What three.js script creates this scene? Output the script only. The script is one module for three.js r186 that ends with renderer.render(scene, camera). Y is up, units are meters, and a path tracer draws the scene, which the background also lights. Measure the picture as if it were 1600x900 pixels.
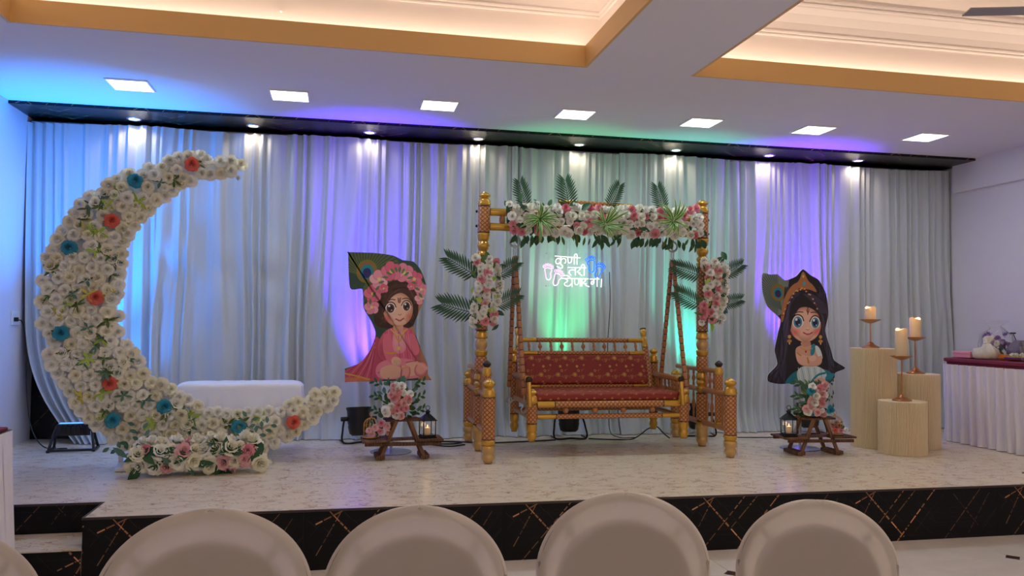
import * as THREE from 'three';
import { mergeGeometries, mergeVertices } from 'three/addons/utils/BufferGeometryUtils.js';
import { RoundedBoxGeometry } from 'three/addons/geometries/RoundedBoxGeometry.js';
import { RectAreaLightUniformsLib } from 'three/addons/lights/RectAreaLightUniformsLib.js';
import { createNoise2D } from 'simplex-noise';

// ------------------------------------------------------------ camera, lights, exposure
const CAM_Y = 1.44, HC = 3.2, STAGE = 0.345;
const scene = new THREE.Scene();
scene.background = new THREE.Color(0x000000);
const camera = new THREE.PerspectiveCamera(39.05, 16 / 9, 0.05, 60);
camera.position.set(0, CAM_Y, 0);
camera.rotation.set(THREE.MathUtils.degToRad(2.352), THREE.MathUtils.degToRad(-11.8), THREE.MathUtils.degToRad(0.64), 'YXZ');
const renderer = new THREE.WebGLRenderer({ antialias: true });
renderer.toneMapping = THREE.LinearToneMapping;
renderer.toneMappingExposure = 2.0;
renderer.shadowMap.enabled = true;
RectAreaLightUniformsLib.init();
const LIGHT = {
  panel: 7.5, panelGlow: 2.0, hall: 33,
  cove: 4.9, coveGlow: 0.8,
  down: 0.22,
};
const WARM = new THREE.Color().setRGB(1.0, 0.80, 0.62), FLAME = new THREE.Color().setRGB(1.0, 0.6, 0.3), COOL = new THREE.Color().setRGB(0.80, 1.0, 0.97), HALL = new THREE.Color().setRGB(1.0, 0.9, 0.77), DOWN = new THREE.Color().setRGB(1.0, 0.8, 0.6);
function rectLight(w, h, color, power, pos, target) {
  const l = new THREE.RectAreaLight(color, power, w, h);
  l.position.set(...pos); l.lookAt(...target); scene.add(l); return l;
}
function spotLight(color, power, pos, target, angle, pen, dist = 0, radius = 0.04) {
  const l = new THREE.SpotLight(color, power, dist, angle, pen, 2);
  l.position.set(...pos); l.target.position.set(...target); scene.add(l); scene.add(l.target);
  l.castShadow = true; l.shadow.radius = radius / 0.02; l.shadow.mapSize.set(512, 512); return l;
}
function pointLight(color, power, pos, radius = 0.02) {
  const l = new THREE.PointLight(color, power, 0, 2); l.position.set(...pos); l.castShadow = true; l.shadow.radius = radius / 0.02; scene.add(l); return l;
}

// ------------------------------------------------------------ helpers
function rngOf(seed) { let s = seed | 0; return () => { s = (s + 0x6d2b79f5) | 0; let t = Math.imul(s ^ (s >>> 15), 1 | s); t = (t + Math.imul(t ^ (t >>> 7), 61 | t)) ^ t; return ((t ^ (t >>> 14)) >>> 0) / 4294967296; }; }
const n2 = createNoise2D(rngOf(7)), n2b = createNoise2D(rngOf(91));
const V = (x, y, z) => new THREE.Vector3(x, y, z);
const used = {};
function numbered(name) { const n = used[name] ?? 0; used[name] = n + 1; return n ? `${name}_${String(n).padStart(3, '0')}` : name; }
function prep(g) { let h = g.index ? g : g; for (const k of Object.keys(h.attributes)) if (!['position', 'normal', 'uv'].includes(k)) h.deleteAttribute(k); if (!h.attributes.uv) h.setAttribute('uv', new THREE.BufferAttribute(new Float32Array(h.attributes.position.count * 2), 2)); return h.index ? h.toNonIndexed() : h; }
function merged(list) { return list.length === 1 ? list[0] : mergeGeometries(list.map(prep), false); }
function mesh(name, geo, mat, parent) {
  const m = new THREE.Mesh(Array.isArray(geo) ? merged(geo) : geo, mat);
  m.castShadow = m.receiveShadow = true;
  m.name = parent ? name : numbered(name);
  if (parent) { let c = 0; for (const k of parent.children) if (k.name === name || k.name.startsWith(name + '_')) c++; if (c) m.name = `${name}_${String(c).padStart(3, '0')}`; }
  (parent || scene).add(m); return m;
}
function tag(o, label, category, group) { o.userData.label = label; if (category) o.userData.category = category; if (group) o.userData.group = group; return o; }
function thing(name, label, category, pos = [0, 0, 0], turn = 0, group) { const o = new THREE.Group(); o.name = numbered(name); o.position.set(...pos); o.rotation.y = turn; scene.add(o); return tag(o, label, category, group); }
function structure(name, geo, mat) { const m = mesh(name, geo, mat); m.userData.kind = 'structure'; return m; }
function structureGroup(name) { const o = new THREE.Group(); o.name = numbered(name); o.userData.kind = 'structure'; scene.add(o); return o; }
function copyOf(o, pos, turn, label, scale) { const c = o.clone(); c.name = numbered(o.name.replace(/_\d\d\d$/, '')); c.userData = { ...o.userData }; if (label) c.userData.label = label; c.position.set(...pos); if (turn !== undefined) c.rotation.y = turn; if (scale) c.scale.setScalar(scale); scene.add(c); return c; }
function box(x0, x1, y0, y1, z0, z1, uvm = 1) {
  const g = new THREE.BoxGeometry(x1 - x0, y1 - y0, z1 - z0); g.translate((x0 + x1) / 2, (y0 + y1) / 2, (z0 + z1) / 2); return uvBox(g, uvm);
}
function uvBox(g, m = 1) { // uv in metres from the dominant normal
  if (g.index) g = g.toNonIndexed(); const p = g.attributes.position, n = g.attributes.normal, uv = new Float32Array(p.count * 2);
  for (let i = 0; i < p.count; i++) { const ax = Math.abs(n.getX(i)), ay = Math.abs(n.getY(i)), az = Math.abs(n.getZ(i)); const x = p.getX(i), y = p.getY(i), z = p.getZ(i); const [u, v] = ay >= ax && ay >= az ? [x, z] : ax > az ? [z, y] : [x, y]; uv[2 * i] = u * m; uv[2 * i + 1] = v * m; }
  g.setAttribute('uv', new THREE.BufferAttribute(uv, 2)); return g;
}
function rbox(w, h, d, r, x = 0, y = 0, z = 0, seg = 2) { const g = new RoundedBoxGeometry(w, h, d, seg, r); g.translate(x, y, z); return g; }
function orient(g, a, b) { // geometry along +y from 0..len laid from a towards b
  const d = b.clone().sub(a).normalize(); g.applyQuaternion(new THREE.Quaternion().setFromUnitVectors(V(0, 1, 0), d)); g.translate(a.x, a.y, a.z); return g;
}
function lathe(profile, seg = 16, uvScale = 10) { // profile [[y, r], ...] bottom to top
  const g = new THREE.LatheGeometry(profile.map(([y, r]) => new THREE.Vector2(Math.max(r, 0.0001), y)), seg);
  const p = g.attributes.position, uv = g.attributes.uv; let rm = 0; for (const [, r] of profile) rm = Math.max(rm, r);
  const around = Math.max(1, Math.round(2 * Math.PI * rm * uvScale));
  for (let i = 0; i < p.count; i++) uv.setXY(i, uv.getX(i) * around, p.getY(i) * uvScale);
  return g;
}
function latheAB(a, b, profile, seg = 12, uvScale = 10) { return orient(lathe(profile, seg, uvScale), a, b); }
function rod(a, b, r, seg = 10, r2 = r) { const L = a.distanceTo(b); return latheAB(a, b, [[0, 0], [0, r], [L, r2], [L, 0]], seg); }
function tube(points, r, seg = 40, rs = 8, closed = false) { return new THREE.TubeGeometry(new THREE.CatmullRomCurve3(points, closed, 'catmullrom', 0.5), seg, r, rs, closed); }
function ball(r, x, y, z, sx = 1, sy = 1, sz = 1, w = 14, h = 10) { const g = new THREE.SphereGeometry(r, w, h); g.scale(sx, sy, sz); g.translate(x, y, z); return g; }
function torus(r, t, x, y, z, rs = 8, ts = 24) { const g = new THREE.TorusGeometry(r, t, rs, ts); g.translate(x, y, z); return g; }
function grid(nu, nv, f, double) { // f(u, v) -> [x, y, z]
  const pos = [], uv = [], idx = [];
  for (let j = 0; j <= nv; j++) for (let i = 0; i <= nu; i++) { pos.push(...f(i / nu, j / nv)); uv.push(i / nu, j / nv); }
  for (let j = 0; j < nv; j++) for (let i = 0; i < nu; i++) { const a = j * (nu + 1) + i, b = a + 1, c = a + nu + 1, d = c + 1; idx.push(a, b, d, a, d, c); }
  const g = new THREE.BufferGeometry(); g.setAttribute('position', new THREE.Float32BufferAttribute(pos, 3)); g.setAttribute('uv', new THREE.Float32BufferAttribute(uv, 2)); g.setIndex(idx); g.computeVertexNormals(); return g;
}
function moved(g, x, y, z, rx = 0, ry = 0, rz = 0, s = 1) { const h = g.clone(); h.applyMatrix4(new THREE.Matrix4().compose(V(x, y, z), new THREE.Quaternion().setFromEuler(new THREE.Euler(rx, ry, rz)), V(s, s, s))); return h; }

// ------------------------------------------------------------ textures
function canvasTex(w, h, draw, { rx = 1, ry = 1, srgb = true, mirror = false } = {}) {
  const c = document.createElement('canvas'); c.width = w; c.height = h; draw(c.getContext('2d'), w, h);
  const t = new THREE.CanvasTexture(c); t.wrapS = t.wrapT = mirror ? THREE.MirroredRepeatWrapping : THREE.RepeatWrapping; t.repeat.set(rx, ry); if (srgb) t.colorSpace = THREE.SRGBColorSpace; t.magFilter = THREE.LinearFilter; return t;
}
function noiseTex(w, h, f, opts = {}) { // f(u, v) -> [r, g, b] 0..255
  return canvasTex(w, h, (g) => { const im = g.createImageData(w, h); for (let y = 0, i = 0; y < h; y++) for (let x = 0; x < w; x++, i += 4) { const c = f(x / w, y / h); im.data[i] = c[0]; im.data[i + 1] = c[1]; im.data[i + 2] = c[2]; im.data[i + 3] = 255; } g.putImageData(im, 0, 0); }, { mirror: true, ...opts });
}
const fbm = (f, x, y, o = 4) => { let s = 0, a = 0.5, t = 0; for (let i = 0; i < o; i++) { s += a * f(x, y); t += a; x *= 2.03; y *= 2.03; a *= 0.5; } return s / t; };
const mix = (a, b, t) => a + (b - a) * t, clamp = (x, a = 0, b = 1) => Math.min(b, Math.max(a, x)), sstep = (a, b, x) => { const t = clamp((x - a) / (b - a)); return t * t * (3 - 2 * t); };
const creamMarble = noiseTex(1024, 1024, (u, v) => { // one repeat is 2 m; brown veins run along x
  const x = u * 13, y = v * 24, wx = x + 0.5 * fbm(n2b, x * 0.8, y * 0.6, 3), wy = y + 0.9 * fbm(n2, x * 0.9 + 9, y * 0.5, 3);
  const vein = 1 - Math.abs(fbm(n2, wx * 0.9, wy * 0.9, 3)) * 7, k = sstep(0.05, 0.9, vein) * sstep(-0.35, 0.35, fbm(n2b, x * 0.7 + 30, y * 0.6, 3));
  const cloud = fbm(n2, x * 0.5 + 50, y * 0.6, 4), t = k * 0.62 + sstep(0.05, 0.8, cloud) * 0.22;
  return [mix(238, 150, t), mix(224, 100, t), mix(198, 54, t)];
});
const smoothMarble = noiseTex(512, 512, (u, v) => { const c = fbm(n2, u * 3, v * 3, 4) * 0.5 + 0.5; return [mix(222, 236, c), mix(214, 229, c), mix(205, 221, c)]; });
function blackMarble(g, w, h) { // black stone with broken copper diagonals, fine grey scratches along x
  g.fillStyle = '#0b0a0c'; g.fillRect(0, 0, w, h); const r = rngOf(12);
  for (let i = 0; i < 260; i++) { g.strokeStyle = `rgba(${60 + r() * 40},${56 + r() * 34},${60 + r() * 40},${0.12 + r() * 0.2})`; g.lineWidth = 1 + r() * 1.5; const y = r() * h, x = r() * w, l = 60 + r() * 320; g.beginPath(); g.moveTo(x, y); g.lineTo(x + l, y + (r() - 0.5) * 3); g.stroke(); }
  for (let i = 0; i < 90; i++) { const x = r() * w, y = r() * h, l = 30 + r() * 120, s = r() < 0.5 ? 1 : -1; g.strokeStyle = `rgba(150,130,115,${0.12 + r() * 0.25})`; g.lineWidth = 1 + r() * 1.5; g.beginPath(); g.moveTo(x, y); g.lineTo(x + l, y + s * l * (0.8 + r() * 0.5)); g.stroke(); }
  const dash = (x0, y0, x1, y1, wd, a) => { const L = Math.hypot(x1 - x0, y1 - y0); let t = 0; while (t < L) { const l = 8 + r() * 60, gap = 3 + r() * (r() < 0.3 ? 26 : 9), m = 0.6 + 0.4 * r(); g.strokeStyle = `rgba(${235 * m | 0},${165 * m | 0},${110 * m | 0},${Math.min(1, a * 1.25)})`; g.lineWidth = wd * 1.45 * (0.6 + 0.6 * r()); const k0 = t / L, k1 = Math.min(1, (t + l) / L); g.beginPath(); g.moveTo(x0 + (x1 - x0) * k0, y0 + (y1 - y0) * k0); g.lineTo(x0 + (x1 - x0) * k1, y0 + (y1 - y0) * k1); g.stroke(); t += l + gap; } };
  for (const oy of [0, 341, 682]) { const s = oy === 341 ? 60 : oy ? -40 : 0; // three bands of the panel's height
    dash(150 + s, oy + 10, 420 + s, oy + 300, 6, 0.9); dash(640 + s, oy + 20, 370 + s, oy + 330, 6, 0.9); dash(420 + s, oy + 30, 150 + s, oy + 330, 4, 0.6);
    dash(100 + s, oy + 95, 260 + s, oy + 18, 5, 0.7); dash(235 + s, oy + 20, 100 + s, oy + 260, 4, 0.55); dash(520 + s, oy + 8, 330 + s, oy + 210, 4, 0.6);
    dash(960 + s, oy + 20, 700 + s, oy + 320, 4, 0.45); dash(760 + s, oy + 60, 930 + s, oy + 250, 3, 0.35); dash(1010 + s, oy + 60, 860 + s, oy + 300, 3, 0.4); }
}
const blackTex = canvasTex(1024, 1024, blackMarble);

// ------------------------------------------------------------ materials
const std = (color, roughness = 0.6, extra = {}) => new THREE.MeshStandardMaterial({ color: new THREE.Color(color), roughness, ...extra });
const phys = (color, roughness, extra = {}) => new THREE.MeshPhysicalMaterial({ color: new THREE.Color(color), roughness, ...extra });
const weave = noiseTex(256, 256, (u, v) => { const a = 128 + 60 * n2(u * 60, v * 60) + 40 * n2(u * 17, v * 17); return [a, a, a]; }, { srgb: false });
const tex = (t, rx, ry) => { const c = t.clone(); c.repeat.set(rx, ry); c.needsUpdate = true; return c; };
const MAT = {
  paint: std('#e9e6ee', 0.75), ceil: std('#e6e4ea', 0.8), tray: std('#f3e7df', 0.8),
  goldLip: std('#e2b877', 0.5, { metalness: 0.1 }),
  black: phys('#ffffff', 0.34, { specularIntensity: 0.5, map: tex(blackTex, 1 / 1.2, 1 / 1.2) }),
  soffit: phys('#ffffff', 0.3, { specularIntensity: 0.6, map: tex(blackTex, 1 / 0.9, 1 / 0.75) }),
  riser: phys('#ffffff', 0.5, { specularIntensity: 0.4, map: tex(blackTex, 1 / 1.16, 1 / 1.16) }),
  stage: phys('#ffffff', 0.28, { map: tex(creamMarble, 0.5, 0.5) }),
  tile: phys('#ffffff', 0.16, { map: tex(smoothMarble, 1, 1) }), inset: std('#4a2f2c', 0.3), joint: std('#8d857d', 0.8),
  nosing: std('#3a2a22', 0.4),
  curtain: phys('#ccd3d6', 0.75, { sheen: 0.25, sheenRoughness: 0.6, side: THREE.DoubleSide }),
  white: std('#f2f1f0', 0.55), blackPlastic: std('#141416', 0.42), darkMetal: std('#222225', 0.4, { metalness: 0.6 }), steel: std('#b9bcc0', 0.28, { metalness: 0.9 }),
};

// ------------------------------------------------------------ the room
const XL = -2.7, XR = 6.52, ZB = -8.0, ZF = 3.2, ZS = -4.86, ZR = -5.25, XS = -1.353;
structure('wall_back', box(XL - 0.2, XR + 0.2, 0, HC, ZB - 0.2, ZB), MAT.black);
structure('wall_left', box(XL - 0.2, XL, 0, 4, ZB, ZF), MAT.paint);
{ const w = structureGroup('wall_right'); mesh('wall_panel', box(XR, XR + 0.2, 0, 4, ZB, ZF), MAT.paint, w); mesh('wall_beam', box(XR - 0.06, XR, 2.88, HC, -7.6, ZF), MAT.paint, w); }
structure('wall_front', box(XL - 0.2, XR + 0.2, 0, 4, ZF, ZF + 0.2), MAT.paint);
// hall floor: large polished tiles with dark diamonds at their corners
{ const f = structureGroup('floor'); mesh('floor_bed', box(XL - 0.2, XR + 0.2, -0.2, -0.012, ZB, ZF), MAT.joint, f);
  const T = 0.95, x0 = 4.136 - 8 * T, z0 = -4.39; const tileGeo = []; for (let k = 0; k < 3; k++) { const g = rbox(T - 0.003, 0.012, T - 0.003, 0.001, 0, -0.006, 0, 1); const u = uvBox(g); const uv = u.attributes.uv; for (let i = 0; i < uv.count; i++) uv.setXY(i, uv.getX(i) + k * 0.37, uv.getY(i) + k * 0.61); tileGeo.push(u); }
  const ins = new THREE.BoxGeometry(0.075, 0.0125, 0.075); ins.rotateY(Math.PI / 4); let c = 0;
  for (let i = 1; i < 11; i++) for (let j = -1; j < 8; j++) { const x = x0 + i * T, z = z0 + j * T; if (x > XR || x + T < XL) continue; const t = mesh('floor_tile', tileGeo[c++ % 3], MAT.tile, f); t.position.set(x + T / 2, 0, z + T / 2); const n = mesh('inset', ins, MAT.inset, f); n.position.set(x, -0.0055, z); } }
// stage with a recessed left end and one step
{ const st = structureGroup('stage_platform'); const shape = new THREE.Shape([[XS, ZS], [XR, ZS], [XR, ZB], [XL, ZB], [XL, ZR], [XS, ZR]].map(([x, z]) => new THREE.Vector2(x, -z)));
  const top = new THREE.ExtrudeGeometry(shape, { depth: STAGE - 0.002, bevelEnabled: false }); top.rotateX(-Math.PI / 2); mesh('stage_top', uvBox(top), MAT.stage, st);
  mesh('step', uvBox(box(XL, XS - 0.007, 0, 0.172, ZR, ZS)), MAT.stage, st);
  mesh('nosing', [box(XS, XR, STAGE - 0.012, STAGE, ZS, ZS + 0.012), box(XL, XS, STAGE - 0.012, STAGE, ZR, ZR + 0.012), box(XS - 0.012, XS, STAGE - 0.012, STAGE, ZR, ZS + 0.012)], MAT.nosing, st);
  mesh('riser_backing', box(XS, XR, 0, STAGE - 0.013, ZS, ZS + 0.0035), MAT.blackPlastic, st);
  const W = 1.16; let k = 0; const uvShift = (g, du, dv) => { const uv = g.attributes.uv; for (let i = 0; i < uv.count; i++) uv.setXY(i, uv.getX(i) + du, uv.getY(i) + dv); return g; };
  for (let x = XS; x < XR - 0.01; x += W) { const w = Math.min(W, XR - x) - 0.0008; const m = mesh('riser_panel', uvShift(box(0, w, 0, STAGE - 0.013, 0.004, 0.009), 0, 0.02), MAT.riser, st); m.position.set(x, 0, ZS); k++; }
  mesh('riser_panel', uvShift(box(XL, XS - 0.01, 0.173, STAGE - 0.013, ZR, ZR + 0.008), 0.25, 0.99), MAT.riser, st);
  mesh('riser_panel', uvShift(box(XL, XS - 0.01, 0, 0.165, ZS, ZS + 0.008), 0.5, 0.6), MAT.riser, st);
  mesh('riser_panel', uvShift(box(XS - 0.009, XS, 0, STAGE - 0.013, ZR, ZS), 0.3, 0), MAT.riser, st);
  mesh('inset', (() => { const g = new THREE.BoxGeometry(0.06, 0.003, 0.06); g.rotateY(Math.PI / 4); g.translate(5.06, STAGE, -5.23); return g; })(), MAT.inset, st); }
// ceiling with two lit trays
const BAYS = [[-2.0, 1.627, -5.33, -0.9], [2.4, 6.1, -5.34, -0.9]];
{ const c = structureGroup('ceiling'); const sh = new THREE.Shape([[XL - 0.2, ZF + 0.2], [XR + 0.2, ZF + 0.2], [XR + 0.2, ZB - 0.2], [XL - 0.2, ZB - 0.2]].map(([x, z]) => new THREE.Vector2(x, -z)));
  for (const [a, b, z0, z1] of BAYS) sh.holes.push(new THREE.Path([[a, z0], [a, z1], [b, z1], [b, z0]].map(([x, z]) => new THREE.Vector2(x, -z))));
  const slab = new THREE.ExtrudeGeometry(sh, { depth: 0.12, bevelEnabled: false }); slab.rotateX(-Math.PI / 2); slab.translate(0, HC, 0); 
  mesh('ceiling_slab', slab, MAT.ceil, c);
  const G = 0.14; // trough between the gold lip and the tray's wall
  for (const [a, b, z0, z1] of BAYS) {
    const A = a - G, B = b + G, Z0 = z0 - G, Z1 = z1 + G, yb = HC + 0.1, yt = 3.86;
    mesh('tray_wall', [box(A - 0.1, A, yb, yt, Z0 - 0.1, Z1 + 0.1), box(B, B + 0.1, yb, yt, Z0 - 0.1, Z1 + 0.1), box(A, B, yb, yt, Z0 - 0.1, Z0), box(A, B, yb, yt, Z1, Z1 + 0.1)], MAT.tray, c);
    mesh('tray_ceiling', box(A - 0.1, B + 0.1, yt, yt + 0.1, Z0 - 0.1, Z1 + 0.1), MAT.tray, c);
    const t = 0.02; mesh('gold_lip', [box(a, a + t, HC - 0.002, HC + 0.145, z0, z1), box(b - t, b, HC - 0.002, HC + 0.145, z0, z1), box(a + t, b - t, HC - 0.002, HC + 0.145, z0, z0 + t), box(a + t, b - t, HC - 0.002, HC + 0.145, z1 - t, z1)], MAT.goldLip, c);
    // cornice: profile swept round the tray
    const prof = [[0, 3.60], [0.012, 3.60], [0.016, 3.61], [0.012, 3.62], [0.02, 3.625], [0.024, 3.637], [0.018, 3.648], [0.022, 3.655], [0.035, 3.70], [0.075, 3.755], [0.12, 3.785], [0.128, 3.795], [0.14, 3.797], [0.148, 3.806], [0.142, 3.816], [0.158, 3.822], [0.166, 3.834], [0.16, 3.846], [0.17, 3.86]];
    const P = prof.length - 1, g = grid(4, P, (u, v) => { const k = Math.round(u * 4) % 4, [d, y] = prof[Math.round(v * P)]; return [k === 0 || k === 3 ? A + d : B - d, y, k < 2 ? Z0 + d : Z1 - d]; });
    const flat = g.toNonIndexed(); flat.computeVertexNormals(); mesh('cornice', flat, std('#f6ece6', 0.7, { side: THREE.DoubleSide }), c);
  } }
// black stone soffit above the curtain
structure('trim_1', box(XL, XR, HC - 0.025, HC + 0.0, ZB, -7.27), MAT.soffit);

// cove strips hidden in the troughs of the trays
{ const strip = std('#ffe2bd', 0.5, { emissive: WARM, emissiveIntensity: LIGHT.coveGlow });
  const add = (x0, x1, z0, z1, bay, n) => { const L = Math.max(x1 - x0, z1 - z0), y = HC + 0.124, cx = (x0 + x1) / 2, cz = (z0 + z1) / 2; const m = mesh('led_strip', box(x0, x1, y, y + 0.006, z0, z1), strip); tag(m, `warm light strip hidden in the ${n} trough of the ${bay} ceiling tray`, 'light strip'); rectLight(x1 - x0, z1 - z0, WARM, LIGHT.cove, [cx, y + 0.009, cz], [cx, y + 1, cz + 1e-4]); };
  BAYS.forEach(([a, b, z0, z1], i) => { const w = ['left', 'right'][i]; const o = 0.07, h = 0.02;
    add(a, b, z0 - o - h, z0 - o + h, w, 'rear'); add(a, b, z1 + o - h, z1 + o + h, w, 'front'); add(a - o - h, a - o + h, z0, z1, w, 'left side'); add(b + o - h, b + o + h, z0, z1, w, 'right side'); }); }

// square ceiling lights in front of the soffit
const panelMat = std('#ffffff', 0.4, { emissive: new THREE.Color(1, 1, 1), emissiveIntensity: LIGHT.panelGlow });
const PX = [-1.6, -0.434, 0.743, 1.895, 3.04, 4.13, 5.28], ORD = ['first', 'second', 'third', 'fourth', 'fifth', 'sixth', 'seventh', 'eighth'];
const trimMat = std('#f4f4f6', 0.5);
PX.forEach((x, i) => {
  const t = thing('ceiling_light', `${ORD[i]} square white ceiling light from the left in the row before the stage curtain`, 'ceiling light', [x, HC, -6.55], 0);
  mesh('frame', [box(-0.15, 0.15, -0.012, 0, -0.15, -0.138), box(-0.15, 0.15, -0.012, 0, 0.138, 0.15), box(-0.15, -0.138, -0.012, 0, -0.138, 0.138), box(0.138, 0.15, -0.012, 0, -0.138, 0.138)], trimMat, t);
  mesh('diffuser', box(-0.138, 0.138, -0.01, -0.001, -0.138, 0.138), panelMat, t);
  rectLight(0.27, 0.27, COOL, LIGHT.panel, [x, HC - 0.014, -6.55], [x, 0, -6.5501]);
});
// the hall's own lights behind the camera
[[-0.6, 0.6], [2.0, 0.6], [4.6, 0.6], [2.0, -2.6], [2.0, 2.2]].forEach(([x, z], i) => {
  const t = thing('ceiling_light', `square white ceiling light over the ${['left', 'middle', 'right', 'beam', 'rear'][i]} of the seating hall`, 'ceiling light', [x, HC, z], 0);
  mesh('diffuser', box(-0.15, 0.15, -0.012, 0, -0.15, 0.15), panelMat, t);
  rectLight(0.28, 0.28, HALL, LIGHT.hall, [x, HC - 0.016, z], [x, 0, z + 1e-4]);
});
// round downlights in the soffit, close to the curtain
{ const DX = [[232, -1.815], [420, -0.815], [597, 0.22], [765, 1.24], [921, 2.24], [1073, 3.25], [1218, 4.27], [1355, 5.3]].map((p) => p[1]);
  const lens = std('#fff3e2', 0.4, { emissive: DOWN, emissiveIntensity: 3 });
  DX.forEach((x, i) => { const t = thing('downlight', `${ORD[i]} round downlight from the left in the black soffit above the curtain`, 'downlight', [x, HC - 0.025, -7.58], 0);
    mesh('ring', lathe([[0, 0.042], [-0.006, 0.044], [-0.008, 0.052], [-0.004, 0.06], [0, 0.062]], 24), MAT.steel, t);
    mesh('lens', lathe([[-0.002, 0], [-0.002, 0.042]].reverse(), 20), lens, t);
    spotLight(DOWN, LIGHT.down * [1.3, 1, 1, 1, 1, 1.1, 1.2, 1.1][i], [x, HC - 0.03, -7.61], [x, 0, -7.61], 1.25, 0.5, 0, 0.02); }); }

// ------------------------------------------------------------ curtain
{ const cur = thing('stage_curtain', 'pale gathered drape hung in long folds across the whole back of the stage', 'curtain');
  const Z = -7.7, TOP = 3.13, xs = [-2.72, -1.62, -0.5, 0.55, 1.62, 2.72, 3.85, 5.0, 6.47];
  const leftEdge = (h) => -2.7 + 0.06 * (1 - h) + 0.42 * Math.pow(clamp((0.42 - h) / 0.42), 2.6);
  for (let k = 0; k < 8; k++) {
    const a = xs[k] - (k ? 0.03 : 0), b = xs[k + 1] + 0.03, W = b - a, nu = Math.round(W / 0.0095), nv = 40, ph = k * 5.3;
    const period = [0.112, 0.15, 0.115, 0.105, 0.12, 0.11, 0.105, 0.112][k];
    const fold = (x, h) => {
      const warp = 0.35 * n2(x * 1.3 + ph, 1.7) + 0.16 * n2(x * 3.7, 5 + ph), drift = (k === 1 ? 0.9 : 0.42) * (1 - h) * n2(x * 0.9 + ph, h * 0.9 + 3), s = (x + warp * 0.32 + drift * 0.16) / period * Math.PI * 2;
      const c = Math.sin(s), big = Math.sign(c) * Math.pow(Math.abs(c), 0.75), amp = (0.024 + 0.015 * n2(x * 2.1 + ph, 9)) * (0.7 + 0.45 * (1 - h));
      return amp * big + 0.006 * Math.sin(s * 2.37 + 1.3 + 2 * n2(x * 2, h)) + 0.03 * (1 - h) * n2(x * 1.5 + ph, h * 1.2) + (k === 1 ? 0.03 * Math.exp(-Math.pow((h - 0.55) / 0.14, 2)) * n2(x * 3, h * 6 + x * 2) : 0);
    };
    const g = grid(nu, nv, (u, v) => {
      let x = a + W * u; const h = v; let y = STAGE + 0.004 + (TOP - STAGE + 0.012 * Math.sin(x * 2.9 + k)) * h;
      if (k === 0) { const l = leftEdge(h); x = l + (b - l) * (0.02 * u + 0.98 * u); }
      let z = Z + fold(a + W * u, h) + (k % 2 ? 0.012 : 0);
      const hem = Math.pow(clamp((0.1 - h) / 0.1), 2); z += hem * (0.05 + 0.09 * Math.abs(n2(x * 2.2, 3.3)));
      z = Math.max(z, ZB + 0.06); return [x, y, z];
    });
    mesh('curtain_panel', g, MAT.curtain, cur);
  }
  mesh('curtain_rail', rod(V(-2.68, 3.135, -7.74), V(6.5, 3.135, -7.74), 0.014), MAT.steel, cur);
}

// ------------------------------------------------------------ stage lamps on the floor behind the decor
const COL = { blue: [0.0, 0.23, 1.0], violet: [0.075, 0.02, 1.0], green: [0.08, 0.95, 0.35], teal: [0.03, 0.85, 0.6], purple: [0.13, 0.02, 1.0] };
const rgb = (c) => new THREE.Color().setRGB(...c);
function parCan(label, pos, color, power, aim, turn = 0, lean = 0.14, angle = 0.42) {
  const t = thing('par_can_light', label, 'stage light', pos, turn);
  const d = V(0, Math.cos(lean), -Math.sin(lean)), a = V(0, 0.08, 0.0), b = a.clone().addScaledVector(d, 0.22), L = 0.22;
  mesh('housing', latheAB(a, b, [[-0.02, 0], [-0.02, 0.06], [0.0, 0.085], [0.06, 0.098], [0.07, 0.094], [0.1, 0.1], [L - 0.02, 0.104], [L, 0.112], [L + 0.012, 0.112], [L + 0.012, 0.1], [L - 0.03, 0.097]], 24), MAT.blackPlastic, t);
  const c = a.clone().addScaledVector(d, L - 0.03); const g = lathe([[0, 0.096], [0.002, 0]], 20); mesh('lens', orient(g, c, c.clone().add(d)), std('#ffffff', 0.3, { emissive: rgb(color), emissiveIntensity: 0.8 }), t);
  const y0 = a.clone().addScaledVector(d, 0.13);
  mesh('yoke', [tube([V(-0.13, y0.y, y0.z), V(-0.15, 0.12, 0.02), V(-0.15, 0.012, 0.06), V(0, 0.012, 0.07), V(0.15, 0.012, 0.06), V(0.15, 0.12, 0.02), V(0.13, y0.y, y0.z)], 0.009, 40, 6), rod(V(-0.15, 0.012, -0.1), V(-0.15, 0.012, 0.06), 0.008, 6), rod(V(0.15, 0.012, -0.1), V(0.15, 0.012, 0.06), 0.008, 6)], MAT.darkMetal, t);
  for (const s of [-1, 1]) mesh('knob', rod(V(s * 0.1, y0.y, y0.z), V(s * 0.16, y0.y, y0.z), 0.02, 10), MAT.blackPlastic, t);
  const w = V(...pos).add(c.clone().addScaledVector(d, 0.035).applyAxisAngle(V(0, 1, 0), turn));
  spotLight(rgb(color), power, w.toArray(), aim, angle, 0.9, 0, 0.05);
  return t;
}
parCan('black par can with a violet beam behind the rustic stand under the pink child cutout', [0.17, STAGE, -7.43], COL.violet, 34, [0.26, 3.2, -7.72], 0.2);
parCan('black par can with a green beam on the floor behind the swing bench', [2.115, STAGE, -7.42], COL.green, 5.5, [2.12, 3.2, -7.72]);
parCan('black par can with a teal beam behind the right post of the swing', [3.43, STAGE, -7.44], COL.teal, 7, [3.3, 3.2, -7.72], -0.2);
parCan('black par can with a purple beam behind the rustic stand under the long-haired child cutout', [4.62, STAGE, -7.42], COL.purple, 34, [4.52, 3.2, -7.72]);
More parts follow.
